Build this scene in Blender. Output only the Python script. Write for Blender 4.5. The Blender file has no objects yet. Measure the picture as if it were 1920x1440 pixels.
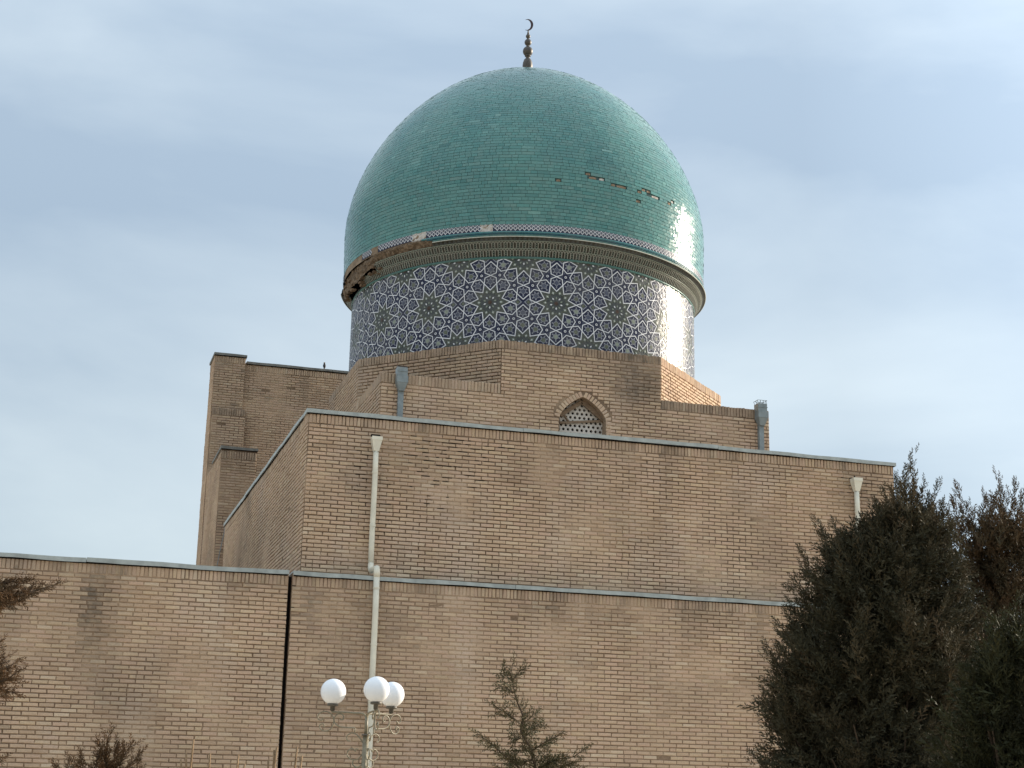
import bpy, bmesh, math, random
import numpy as np
from mathutils import Vector, Matrix, noise as mnoise

random.seed(7)
rng = np.random.default_rng(7)
S = bpy.context.scene
COL = S.collection
R_ = math.radians

# ------------------------------------------------------------------ camera
W, H, FPX = 1920.0, 1440.0, 2950.0
CF = np.array([0.2741, 0.9245, 0.2651]); CF /= np.linalg.norm(CF)
CR = np.array([0.9570, -0.2893, 0.0204]); CR -= CF * (CR @ CF); CR /= np.linalg.norm(CR)
CU = np.cross(CR, CF)
cam_d = bpy.data.cameras.new('camera'); cam = bpy.data.objects.new('camera', cam_d); COL.objects.link(cam)
cam_d.sensor_width = 36.0; cam_d.lens = FPX / W * 36.0
cam_d.clip_start = 0.1; cam_d.clip_end = 3000
cam.matrix_world = Matrix(((CR[0], CU[0], -CF[0], 0), (CR[1], CU[1], -CF[1], 0), (CR[2], CU[2], -CF[2], 0), (0, 0, 0, 1)))
S.camera = cam

# ------------------------------------------------------------------ sky, sun, exposure
SUN_HEAD, SUN_EL = 12.0, 18.0          # heading counter-clockwise from +X
S.view_settings.view_transform = 'Standard'; S.view_settings.look = 'None'
S.view_settings.exposure = 1.14; S.view_settings.gamma = 1.0; S.view_settings.use_curve_mapping = False
world = bpy.data.worlds.new('World'); S.world = world; world.use_nodes = True
wn, wl = world.node_tree.nodes, world.node_tree.links
wn.clear()
w_out = wn.new('ShaderNodeOutputWorld'); w_bg = wn.new('ShaderNodeBackground')
w_sky = wn.new('ShaderNodeTexSky'); w_sky.sky_type = 'NISHITA'; w_sky.sun_disc = False
w_sky.sun_elevation = R_(SUN_EL); w_sky.sun_rotation = R_(90 - SUN_HEAD)
w_sky.air_density = 1.0; w_sky.dust_density = 1.0; w_sky.ozone_density = 1.5
w_tc = wn.new('ShaderNodeTexCoord')
w_map = wn.new('ShaderNodeMapping'); w_map.inputs['Scale'].default_value = (1.0, 1.0, 2.6); w_map.inputs['Rotation'].default_value = (0.0, R_(8), R_(46.7)); w_map.inputs['Location'].default_value = (-8.77, 3.39, 8.29)
w_n1 = wn.new('ShaderNodeTexNoise'); w_n1.inputs['Scale'].default_value = 2.2; w_n1.inputs['Detail'].default_value = 7.0
w_n1.inputs['Roughness'].default_value = 0.5; w_n1.inputs['Distortion'].default_value = 0.25
w_rmp = wn.new('ShaderNodeValToRGB')                         # veil of thin high cloud: thicker parts paler
w_rmp.color_ramp.elements[0].position = 0.34; w_rmp.color_ramp.elements[0].color = (2.62, 3.26, 3.95, 1)
w_rmp.color_ramp.elements[1].position = 0.70; w_rmp.color_ramp.elements[1].color = (5.0, 5.6, 5.85, 1)
w_sun = wn.new('ShaderNodeVectorMath'); w_sun.operation = 'DOT_PRODUCT'
w_sun.inputs[1].default_value = (math.cos(R_(SUN_HEAD)) * math.cos(R_(SUN_EL)), math.sin(R_(SUN_HEAD)) * math.cos(R_(SUN_EL)), math.sin(R_(SUN_EL)))
w_glow = wn.new('ShaderNodeMapRange'); w_glow.inputs['From Min'].default_value = 0.68; w_glow.inputs['From Max'].default_value = 1.0
w_glow.inputs['To Min'].default_value = 1.0; w_glow.inputs['To Max'].default_value = 1.9     # the veil scatters forward: brighter round the sun
w_mul = wn.new('ShaderNodeVectorMath'); w_mul.operation = 'SCALE'
w_mix = wn.new('ShaderNodeMix'); w_mix.data_type = 'RGBA'; w_mix.inputs[0].default_value = 0.78
wl.new(w_tc.outputs['Generated'], w_map.inputs['Vector']); wl.new(w_map.outputs[0], w_n1.inputs['Vector'])
wl.new(w_tc.outputs['Generated'], w_sun.inputs[0]); wl.new(w_sun.outputs['Value'], w_glow.inputs['Value'])
wl.new(w_n1.outputs['Fac'], w_rmp.inputs[0]); wl.new(w_rmp.outputs[0], w_mul.inputs[0]); w_sep = wn.new('ShaderNodeSeparateXYZ'); w_alt = wn.new('ShaderNodeMapRange')       # veil brightened smoothly towards the unseen zenith, added to fill the shaded walls
w_alt.inputs['To Min'].default_value = 0.84; w_alt.inputs['To Max'].default_value = 2.3
w_pr = wn.new('ShaderNodeMath'); w_pr.operation = 'MULTIPLY'
wl.new(w_tc.outputs['Generated'], w_sep.inputs[0]); w_sq = wn.new('ShaderNodeMath'); w_sq.operation = 'POWER'; w_sq.inputs[1].default_value = 2.0; w_sq.use_clamp = True
wl.new(w_sep.outputs['Z'], w_sq.inputs[0]); wl.new(w_sq.outputs[0], w_alt.inputs['Value'])
wl.new(w_glow.outputs[0], w_pr.inputs[0]); wl.new(w_alt.outputs[0], w_pr.inputs[1]); wl.new(w_pr.outputs[0], w_mul.inputs['Scale'])
wl.new(w_sky.outputs[0], w_mix.inputs[6]); wl.new(w_mul.outputs[0], w_mix.inputs[7])
wl.new(w_mix.outputs[2], w_bg.inputs['Color']); w_bg.inputs['Strength'].default_value = 0.08
wl.new(w_bg.outputs[0], w_out.inputs[0])
sun_d = bpy.data.lights.new('sun', 'SUN'); sun = bpy.data.objects.new('sun', sun_d); COL.objects.link(sun)
sun_d.energy = 3.3; sun_d.angle = R_(0.6); sun_d.color = (1.0, 0.89, 0.73)
sdir = Vector((math.cos(R_(SUN_HEAD)) * math.cos(R_(SUN_EL)), math.sin(R_(SUN_HEAD)) * math.cos(R_(SUN_EL)), math.sin(R_(SUN_EL))))
sun.rotation_euler = sdir.to_track_quat('Z', 'Y').to_euler()

# ------------------------------------------------------------------ projection helpers (author-time only)
def ray(x, y): return CF * FPX + CR * (x - W / 2) - CU * (y - H / 2)
def onY(x, y, D): d = ray(x, y); return d * (D / d[1])
def at(x, y, dist):
    """point seen at photo pixel (x, y), dist metres along the ground from the camera"""
    d = ray(x, y); return d * (dist / np.hypot(d[0], d[1]))
def proj(P):
    P = np.asarray(P, float); z = P @ CF
    return W / 2 + FPX * (P @ CR) / z, H / 2 - FPX * (P @ CU) / z, z

# ------------------------------------------------------------------ materials
def new_mat(name):
    m = bpy.data.materials.new(name); m.use_nodes = True
    n, l = m.node_tree.nodes, m.node_tree.links
    return m, n, l, n['Principled BSDF']
def nd(n, t, **kw):
    x = n.new(t)
    for k, v in kw.items():
        if k in x.inputs.keys(): x.inputs[k].default_value = v
        else: setattr(x, k, v)
    return x
def math_n(n, l, op, a, b=None, clamp=False):
    x = n.new('ShaderNodeMath'); x.operation = op; x.use_clamp = clamp
    for i, v in enumerate((a, b)):
        if v is None: continue
        if isinstance(v, (int, float)): x.inputs[i].default_value = v
        else: l.new(v, x.inputs[i])
    return x.outputs[0]
def mix_n(n, l, fac, a, b, mode='MIX'):
    x = n.new('ShaderNodeMix'); x.data_type = 'RGBA'; x.blend_type = mode
    for i, v in ((0, fac), (6, a), (7, b)):
        if isinstance(v, (int, float)): x.inputs[i].default_value = v
        elif isinstance(v, tuple): x.inputs[i].default_value = (*v, 1) if len(v) == 3 else v
        else: l.new(v, x.inputs[i])
    return x.outputs[2]
def ramp_n(n, l, fac, stops, interp='LINEAR'):
    x = n.new('ShaderNodeValToRGB'); cr = x.color_ramp; cr.interpolation = interp
    while len(cr.elements) < len(stops): cr.elements.new(0.5)
    for e, (p, c) in zip(cr.elements, stops):
        e.position = p; e.color = (*c, 1) if len(c) == 3 else c
    l.new(fac, x.inputs[0]); return x.outputs[0]
def bump_n(n, l, h, strength, dist, bsdf):
    b = n.new('ShaderNodeBump'); b.inputs['Strength'].default_value = strength; b.inputs['Distance'].default_value = dist
    l.new(h, b.inputs['Height']); l.new(b.outputs[0], bsdf.inputs['Normal'])
def pos_noise(n, l, scale, detail=4, stretch=None, rough=0.55):
    g = n.new('ShaderNodeNewGeometry'); v = g.outputs['Position']
    if stretch:
        mp = n.new('ShaderNodeMapping'); mp.inputs['Scale'].default_value = stretch; l.new(v, mp.inputs['Vector']); v = mp.outputs[0]
    t = n.new('ShaderNodeTexNoise'); t.inputs['Scale'].default_value = scale; t.inputs['Detail'].default_value = detail; t.inputs['Roughness'].default_value = rough
    l.new(v, t.inputs['Vector']); return t.outputs['Fac']
def rnd_dirt(n, l):
    """piece random in R and soiling in G, from the face attribute or the object's own colour"""
    a = n.new('ShaderNodeAttribute'); a.attribute_name = 'piece'
    o = n.new('ShaderNodeObjectInfo')
    s1 = n.new('ShaderNodeSeparateColor'); l.new(a.outputs['Color'], s1.inputs[0])
    s2 = n.new('ShaderNodeSeparateColor'); l.new(o.outputs['Color'], s2.inputs[0])
    return math_n(n, l, 'ADD', s1.outputs[0], s2.outputs[0]), math_n(n, l, 'ADD', s1.outputs[1], s2.outputs[1], True)

def mat_brick():
    m, n, l, b = new_mat('fired_brick')
    r, d = rnd_dirt(n, l)
    c = ramp_n(n, l, r, [(0.0, (0.49, 0.340, 0.230)), (0.18, (0.545, 0.388, 0.268)), (0.4, (0.585, 0.425, 0.295)), (0.6, (0.585, 0.408, 0.295)), (0.8, (0.605, 0.446, 0.298)), (0.93, (0.635, 0.48, 0.34)), (1.0, (0.65, 0.50, 0.36))])
    big = pos_noise(n, l, 0.55, 3)
    c = mix_n(n, l, 1.0, c, ramp_n(n, l, big, [(0.3, (0.86, 0.84, 0.83)), (0.7, (1.06, 1.05, 1.03))]), 'MULTIPLY')
    pale = pos_noise(n, l, 0.9, 5, (1, 1, 0.6), 0.62)
    c = mix_n(n, l, ramp_n(n, l, pale, [(0.52, (0, 0, 0)), (0.70, (0.45, 0.45, 0.45))]), c, (0.60, 0.475, 0.385))
    fine = pos_noise(n, l, 38, 5, (1, 1, 1.6))
    c = mix_n(n, l, 1.0, c, ramp_n(n, l, fine, [(0.25, (0.80, 0.79, 0.78)), (0.5, (1.0, 1.0, 1.0)), (0.8, (1.13, 1.12, 1.10))]), 'MULTIPLY')
    dm = math_n(n, l, 'MULTIPLY', d, ramp_n(n, l, pos_noise(n, l, 7, 4), [(0.3, (0.55, 0.55, 0.55)), (0.65, (1, 1, 1))]), True)
    c = mix_n(n, l, dm, c, (0.135, 0.108, 0.082))
    l.new(c, b.inputs['Base Color']); b.inputs['Roughness'].default_value = 0.9; b.inputs['Specular IOR Level'].default_value = 0.25
    bump_n(n, l, pos_noise(n, l, 60, 5), 0.5, 0.006, b)
    return m
def mat_mortar(name='mud_mortar', k=1.0):
    m, n, l, b = new_mat(name)
    f = pos_noise(n, l, 0.9, 4)
    c = ramp_n(n, l, f, [(0.36, (0.155 * k, 0.105 * k, 0.070 * k)), (0.50, (0.215 * k, 0.148 * k, 0.098 * k)), (0.60, (0.39 * k ** 0.4, 0.277 * k ** 0.4, 0.185 * k ** 0.4))])
    c = mix_n(n, l, 1.0, c, ramp_n(n, l, pos_noise(n, l, 25, 4), [(0.3, (0.78, 0.78, 0.78)), (0.7, (1.1, 1.1, 1.1))]), 'MULTIPLY')
    l.new(c, b.inputs['Base Color']); b.inputs['Roughness'].default_value = 0.95; b.inputs['Specular IOR Level'].default_value = 0.15
    bump_n(n, l, pos_noise(n, l, 45, 5), 0.6, 0.01, b)
    return m
def mat_plain(name, col, rough=0.6, metal=0.0, var=0.12, scale=9.0, bump=0.0, spec=0.4, coat=0.0, stretch=None):
    m, n, l, b = new_mat(name)
    f = pos_noise(n, l, scale, 4, stretch)
    lo = tuple(max(0, c * (1 - var)) for c in col); hi = tuple(min(1, c * (1 + var)) for c in col)
    l.new(ramp_n(n, l, f, [(0.3, lo), (0.7, hi)]), b.inputs['Base Color'])
    b.inputs['Roughness'].default_value = rough; b.inputs['Metallic'].default_value = metal; b.inputs['Specular IOR Level'].default_value = spec
    if coat: b.inputs['Coat Weight'].default_value = coat; b.inputs['Coat Roughness'].default_value = rough
    if bump: bump_n(n, l, pos_noise(n, l, scale * 3, 4), bump, 0.01, b)
    return m
def mat_turquoise():
    m, n, l, b = new_mat('turquoise_glaze')
    r, d = rnd_dirt(n, l)
    c = ramp_n(n, l, r, [(0.0, (0.062, 0.180, 0.182)), (0.3, (0.090, 0.228, 0.222)), (0.6, (0.104, 0.252, 0.242)), (0.85, (0.120, 0.280, 0.268)), (1.0, (0.170, 0.335, 0.315))])
    big = pos_noise(n, l, 0.8, 4)
    c = mix_n(n, l, 1.0, c, ramp_n(n, l, big, [(0.35, (0.88, 0.92, 0.94)), (0.65, (1.07, 1.05, 1.02))]), 'MULTIPLY')
    c = mix_n(n, l, 1.0, c, ramp_n(n, l, pos_noise(n, l, 30, 3), [(0.3, (0.90, 0.90, 0.90)), (0.7, (1.06, 1.06, 1.06))]), 'MULTIPLY')
    dust = math_n(n, l, 'MULTIPLY', d, ramp_n(n, l, pos_noise(n, l, 5, 4), [(0.35, (0.4, 0.4, 0.4)), (0.7, (1, 1, 1))]), True)
    c = mix_n(n, l, dust, c, (0.25, 0.27, 0.24))
    l.new(c, b.inputs['Base Color'])
    l.new(ramp_n(n, l, pos_noise(n, l, 12, 3), [(0.3, (0.12, 0.12, 0.12)), (0.7, (0.24, 0.24, 0.24))]), b.inputs['Roughness'])
    b.inputs['Specular IOR Level'].default_value = 0.17
    bump_n(n, l, pos_noise(n, l, 14, 3), 0.35, 0.010, b)
    return m
def mat_mosaic(name, col, var=0.18, rough=0.29):
    m, n, l, b = new_mat(name)
    f = pos_noise(n, l, 26, 3)
    cc = ramp_n(n, l, f, [(0.3, tuple(c * (1 - var) for c in col)), (0.7, tuple(min(1, c * (1 + var)) for c in col))])
    gr = math_n(n, l, 'MULTIPLY', ramp_n(n, l, pos_noise(n, l, 2.2, 5), [(0.38, (0, 0, 0)), (0.7, (0.55, 0.55, 0.55))]), pos_noise(n, l, 17, 4))
    l.new(mix_n(n, l, gr, cc, (0.19, 0.18, 0.165)), b.inputs['Base Color'])      # dust and faded glaze
    l.new(ramp_n(n, l, pos_noise(n, l, 20, 3), [(0.3, (rough * 0.7,) * 3), (0.7, (rough * 1.4,) * 3)]), b.inputs['Roughness']); b.inputs['Specular IOR Level'].default_value = 0.07
    bump_n(n, l, pos_noise(n, l, 11, 4), 0.55, 0.016, b)
    return m
def mat_leaf(name, stops, scale=1.2):
    m, n, l, b = new_mat(name)
    a = n.new('ShaderNodeAttribute'); a.attribute_name = 'piece'
    s = n.new('ShaderNodeSeparateColor'); l.new(a.outputs['Color'], s.inputs[0])
    f = math_n(n, l, 'ADD', math_n(n, l, 'MULTIPLY', s.outputs[0], 0.55), math_n(n, l, 'MULTIPLY', pos_noise(n, l, scale, 3), 0.5), True)
    l.new(ramp_n(n, l, f, stops), b.inputs['Base Color'])
    b.inputs['Roughness'].default_value = 0.75; b.inputs['Specular IOR Level'].default_value = 0.2
    return m
M_BRICK, M_MORTAR, M_TURQ = mat_brick(), mat_mortar(), mat_turquoise()
M_MORTAR2 = mat_mortar('washed_mortar', 1.4)
M_ZINC = mat_plain('galvanised_sheet', (0.355, 0.38, 0.365), 0.5, 0.0, 0.22, 5, 0.12, 0.5)
M_ZINC_DARK = mat_plain('dull_old_sheet', (0.17, 0.165, 0.15), 0.7, 0.0, 0.25, 6, 0.15, 0.3)
M_ZINC2 = mat_plain('weathered_zinc', (0.23, 0.26, 0.265), 0.5, 0.15, 0.18, 7, 0.1, 0.5)
M_PIPE = mat_plain('cream_painted_metal', (0.72, 0.67, 0.55), 0.45, 0, 0.10, 4, 0.05, 0.45)
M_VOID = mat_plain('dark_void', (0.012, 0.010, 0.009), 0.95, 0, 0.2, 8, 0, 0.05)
M_ROOF = mat_plain('mud_roof', (0.26, 0.21, 0.16), 0.95, 0, 0.2, 3, 0.5, 0.1)
M_PLASTER = mat_plain('exposed_plaster', (0.25, 0.185, 0.13), 0.95, 0, 0.35, 7, 0.8, 0.1)
M_PALE = mat_plain('pale_gypsum', (0.50, 0.46, 0.42), 0.9, 0, 0.25, 12, 0.5, 0.1)
M_BROKEN = mat_plain('broken_clay_core', (0.175, 0.128, 0.090), 0.95, 0, 0.55, 13, 1.0, 0.1)
M_RUBBLE = mat_plain('broken_brick_core', (0.17, 0.115, 0.075), 0.95, 0, 0.45, 9, 1.0, 0.1)
M_GROUT = mat_plain('dome_grout', (0.050, 0.085, 0.085), 0.9, 0, 0.3, 10, 0.3, 0.1)
M_BED = mat_plain('tile_bed', (0.16, 0.105, 0.08), 0.95, 0, 0.4, 11, 0.6, 0.1)
M_NAVY = mat_mosaic('cobalt_glaze', (0.026, 0.031, 0.062))
M_WHITE = mat_mosaic('white_glaze', (0.68, 0.685, 0.71), 0.08)
M_LILAC = mat_mosaic('pale_lilac_glaze', (0.25, 0.26, 0.30), 0.2)
M_OLIVE = mat_mosaic('dark_olive_glaze', (0.074, 0.082, 0.082), 0.25)
M_OLIVE2 = mat_mosaic('moss_glaze', (0.125, 0.138, 0.105), 0.3)
M_PGREEN = mat_mosaic('pale_green_glaze', (0.26, 0.29, 0.24), 0.2)
M_SLATE = mat_mosaic('slate_blue_glaze', (0.085, 0.095, 0.135), 0.25)
M_RUST = mat_mosaic('rust_glaze', (0.075, 0.050, 0.040), 0.3)
M_TEALBAND = mat_mosaic('teal_band_glaze', (0.075, 0.165, 0.150), 0.25)
M_TEALDARK = mat_mosaic('dark_teal_glaze', (0.020, 0.085, 0.110), 0.3)
M_TEALLITE = mat_mosaic('light_teal_glaze', (0.10, 0.25, 0.27), 0.2)
M_CREAM = mat_mosaic('cream_glaze', (0.26, 0.26, 0.225), 0.25, 0.4)
M_LIP = mat_plain('pale_lip_stone', (0.50, 0.50, 0.44), 0.7, 0, 0.2, 6, 0.2)
M_NICHE_G = mat_mosaic('niche_green', (0.030, 0.045, 0.038), 0.3, 0.4)
M_NICHE_B = mat_mosaic('niche_brown', (0.050, 0.046, 0.036), 0.3, 0.4)
M_BRONZE = mat_plain('weathered_bronze', (0.085, 0.072, 0.060), 0.5, 0.35, 0.25, 14, 0.1, 0.5)
M_CRESC = mat_plain('dark_crescent_metal', (0.055, 0.030, 0.032), 0.45, 0.4, 0.2, 12, 0, 0.5)
M_LATTICE = mat_plain('gypsum_lattice', (0.62, 0.57, 0.51), 0.9, 0, 0.15, 9, 0.3, 0.1)
M_BOARD = mat_plain('old_wood', (0.24, 0.17, 0.115), 0.85, 0, 0.3, 6, 0.4, 0.15, stretch=(1, 1, 6))
M_JAMB = mat_plain('clay_render', (0.36, 0.265, 0.185), 0.95, 0, 0.15, 6, 0.5, 0.1)
M_GLOBE = mat_plain('opal_white_plastic', (0.86, 0.86, 0.88), 0.16, 0, 0.02, 3, 0, 0.5)
M_LAMPMETAL = mat_plain('cream_lamp_paint', (0.22, 0.185, 0.12), 0.45, 0, 0.2, 20, 0.1, 0.45)
M_LAMPDARK = mat_plain('dark_lamp_collar', (0.10, 0.085, 0.065), 0.5, 0, 0.3, 20, 0.1, 0.4)
M_BARK = mat_plain('juniper_bark', (0.085, 0.060, 0.042), 0.95, 0, 0.35, 9, 0.8, 0.1, stretch=(1, 1, 0.2))
M_TWIG = mat_plain('bare_twig', (0.25, 0.165, 0.095), 0.85, 0, 0.3, 20, 0.2, 0.15)
M_LEAF_DARK = mat_leaf('juniper_leaf_dark', [(0.15, (0.026, 0.024, 0.014)), (0.45, (0.052, 0.047, 0.026)), (0.7, (0.084, 0.064, 0.035)), (0.95, (0.125, 0.080, 0.044))])
M_LEAF_BROWN = mat_leaf('juniper_leaf_brown', [(0.15, (0.036, 0.031, 0.017)), (0.42, (0.068, 0.052, 0.028)), (0.65, (0.112, 0.070, 0.037)), (0.95, (0.165, 0.095, 0.050))])
M_LEAF_GREEN = mat_leaf('juniper_leaf_green', [(0.15, (0.016, 0.016, 0.008)), (0.5, (0.032, 0.033, 0.013)), (0.75, (0.056, 0.050, 0.020)), (0.95, (0.100, 0.070, 0.030))])
M_LEAF_OLIVE = mat_leaf('juniper_leaf_olive', [(0.15, (0.050, 0.050, 0.024)), (0.5, (0.085, 0.075, 0.036)), (0.8, (0.125, 0.090, 0.046)), (0.95, (0.16, 0.10, 0.055))])
M_LEAF_RUST = mat_leaf('juniper_leaf_rust', [(0.15, (0.050, 0.036, 0.018)), (0.5, (0.095, 0.056, 0.028)), (0.8, (0.15, 0.080, 0.036)), (0.95, (0.20, 0.105, 0.048))])
M_BIRD = mat_plain('dark_plumage', (0.030, 0.026, 0.028), 0.6, 0, 0.3, 40, 0, 0.3)
M_BEAK = mat_plain('beak_horn', (0.22, 0.14, 0.05), 0.5, 0, 0.1, 40)
def mat_ground():
    m, n, l, b = new_mat('dry_ground')
    c = ramp_n(n, l, pos_noise(n, l, 0.35, 6), [(0.35, (0.46, 0.38, 0.28)), (0.55, (0.54, 0.46, 0.35)), (0.7, (0.44, 0.38, 0.26))])
    c = mix_n(n, l, 1.0, c, ramp_n(n, l, pos_noise(n, l, 12, 5), [(0.3, (0.8, 0.8, 0.8)), (0.7, (1.1, 1.1, 1.1))]), 'MULTIPLY')
    l.new(c, b.inputs['Base Color']); b.inputs['Roughness'].default_value = 0.95
    bump_n(n, l, pos_noise(n, l, 20, 5), 0.5, 0.02, b)
    return m
M_GROUND = mat_ground()

# ------------------------------------------------------------------ mesh and object helpers
def link(o, parent=None):
    COL.objects.link(o)
    if parent is not None: o.parent = parent
    return o
def thing(name, label, cat, loc, group=None):
    o = bpy.data.objects.new(name, None); COL.objects.link(o)
    o.location = loc; o.empty_display_size = 0.3
    o['label'] = label; o['category'] = cat
    if group: o['group'] = group
    return o
def tag(o, label=None, cat=None, group=None, kind=None):
    for k, v in (('label', label), ('category', cat), ('group', group), ('kind', kind)):
        if v: o[k] = v
    return o
def mesh_np(name, verts, quads, mats, piece=None, mat_idx=None, tris=None, smooth=False):
    me = bpy.data.meshes.new(name)
    verts = np.asarray(verts, np.float32).reshape(-1, 3)
    faces = []
    nq = 0 if quads is None else len(quads); nt = 0 if tris is None else len(tris)
    me.vertices.add(len(verts)); me.vertices.foreach_set('co', verts.ravel())
    loops = np.concatenate([np.asarray(quads, np.int32).ravel() if nq else np.zeros(0, np.int32), np.asarray(tris, np.int32).ravel() if nt else np.zeros(0, np.int32)])
    me.loops.add(len(loops)); me.loops.foreach_set('vertex_index', loops)
    starts = np.concatenate([np.arange(nq) * 4, nq * 4 + np.arange(nt) * 3]).astype(np.int32)
    tot = np.concatenate([np.full(nq, 4), np.full(nt, 3)]).astype(np.int32)
    me.polygons.add(nq + nt); me.polygons.foreach_set('loop_start', starts); me.polygons.foreach_set('loop_total', tot)
    if mat_idx is not None: me.polygons.foreach_set('material_index', np.asarray(mat_idx, np.int32))
    me.polygons.foreach_set('use_smooth', np.full(nq + nt, smooth))
    for m in mats: me.materials.append(m)
    me.update(calc_edges=True)
    if piece is not None:
        a = me.attributes.new('piece', 'FLOAT_COLOR', 'FACE')
        p = np.ones((nq + nt, 4), np.float32); p[:, :piece.shape[1]] = piece; p[:, 2] = 0
        a.data.foreach_set('color', p.ravel())
    me.validate()
    return me
class MB:
    """collects faces, then becomes ONE mesh object"""
    def __init__(s): s.v, s.f, s.m = [], [], []
    def add(s, vs, fs, mi=0):
        o = len(s.v); s.v += [tuple(map(float, v)) for v in vs]
        s.f += [tuple(i + o for i in f) for f in fs]; s.m += [mi] * len(fs); return s
    def box(s, lo, hi, mi=0, j=0.0):
        x0, y0, z0 = lo; x1, y1, z1 = hi
        vs = [(x0, y0, z0), (x1, y0, z0), (x1, y1, z0), (x0, y1, z0), (x0, y0, z1), (x1, y0, z1), (x1, y1, z1), (x0, y1, z1)]
        if j: vs = [tuple(c + random.uniform(-j, j) for c in v) for v in vs]
        return s.add(vs, [(0, 3, 2, 1), (4, 5, 6, 7), (0, 1, 5, 4), (1, 2, 6, 5), (2, 3, 7, 6), (3, 0, 4, 7)], mi)
    def tube(s, pts, r, seg=8, mi=0, cap=True):
        pts = [Vector(p) for p in pts]; n = len(pts)
        rs = r if isinstance(r, (list, tuple, np.ndarray)) else [r] * n
        t0 = (pts[1] - pts[0]).normalized(); up = Vector((0, 0, 1)) if abs(t0.z) < 0.9 else Vector((1, 0, 0))
        nx = t0.cross(up).normalized(); vs, fs = [], []
        for i, p in enumerate(pts):
            t = ((pts[min(i + 1, n - 1)] - pts[max(i - 1, 0)])).normalized()
            nx = (nx - t * nx.dot(t)).normalized(); ny = t.cross(nx)
            for k in range(seg):
                a = 2 * math.pi * k / seg; vs.append(p + (nx * math.cos(a) + ny * math.sin(a)) * rs[i])
        for i in range(n - 1):
            for k in range(seg):
                fs.append((i * seg + k, i * seg + (k + 1) % seg, (i + 1) * seg + (k + 1) % seg, (i + 1) * seg + k))
        if cap: fs.append(tuple(range(seg))[::-1]); fs.append(tuple((n - 1) * seg + k for k in range(seg)))
        return s.add(vs, fs, mi)
    def lathe(s, prof, c=(0, 0, 0), seg=24, mi=0, a0=0.0, a1=360.0):
        full = abs(a1 - a0 - 360) < 1e-6; ns = seg if full else seg + 1; vs, fs = [], []
        for r, z in prof:
            for k in range(ns):
                a = R_(a0 + (a1 - a0) * k / seg); vs.append((c[0] + r * math.sin(a), c[1] - r * math.cos(a), c[2] + z))
        for i in range(len(prof) - 1):
            for k in range(seg):
                k2 = (k + 1) % ns; fs.append((i * ns + k, i * ns + k2, (i + 1) * ns + k2, (i + 1) * ns + k))
        return s.add(vs, fs, mi)
    def build(s, name, mats, parent=None, smooth=False, loc=None):
        mats = mats if isinstance(mats, (list, tuple)) else [mats]
        me = bpy.data.meshes.new(name)
        off = Vector(loc) if loc is not None else Vector((0, 0, 0))
        me.from_pydata([tuple(Vector(v) - off) for v in s.v], [], s.f)
        for m in mats: me.materials.append(m)
        me.polygons.foreach_set('material_index', s.m); me.polygons.foreach_set('use_smooth', [smooth] * len(s.f))
        me.update()
        o = link(bpy.data.objects.new(name, me), parent)
        o.location = off - (Vector(parent_world(parent)) if parent is not None else Vector((0, 0, 0)))
        return o
_pw = {}
def parent_world(p):
    v = Vector((0, 0, 0))
    while p is not None: v = v + p.location; p = p.parent
    return v
def place(o, parent):
    """o holds world coordinates in its location: make them local to the parent (parents are never turned)"""
    o.parent = parent; o.location = o.location - parent_world(parent); return o

# ------------------------------------------------------------------ brick templates
def brick_template(w, h, k):
    g = np.random.default_rng(k * 17 + int(w * 1000))
    e = g.uniform(0.004, 0.009); d = 0.05
    q = np.array([[-.5, -.5], [.5, -.5], [.5, .5], [-.5, .5]])
    back = np.c_[q * [w, h], np.full(4, -d)]
    jit = g.uniform(-0.004, 0.004, (4, 2)) * [1.8, 0.6]
    mid = np.c_[q * [w, h] + jit, np.full(4, -e * 0.9)]
    wear = g.uniform(0.0, 1.0, (4, 1)) ** 3 * 0.016
    front = np.c_[(q * [w - 2 * e, h - 2 * e * 0.8]) + jit - np.sign(q) * wear * [1.0, 0.35], g.uniform(-0.002, 0.002, 4)]
    return np.concatenate([back, mid, front])
BQ = np.array([(8, 9, 10, 11)] + [(i, (i + 1) % 4, 4 + (i + 1) % 4, 4 + i) for i in range(4)] + [(4 + i, 4 + (i + 1) % 4, 8 + (i + 1) % 4, 8 + i) for i in range(4)])
NV = 10
TDIM = {0: (0.248, 0.061), 1: (0.060, 0.20), 2: (0.118, 0.061)}
TPL = {t: np.stack([brick_template(*TDIM[t], k) for k in range(NV)]) for t in TDIM}
TMESH = {}
def tmesh(t, k):
    if (t, k) not in TMESH:
        TMESH[(t, k)] = mesh_np('brick', TPL[t][k], BQ, [M_BRICK])
    return TMESH[(t, k)]
def fbm(u, v, s, seed=0.0): return mnoise.fractal(Vector((u * s + seed * 7.3, v * s * 1.0 - seed * 3.1, seed)), 1.0, 2.0, 4)

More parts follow.
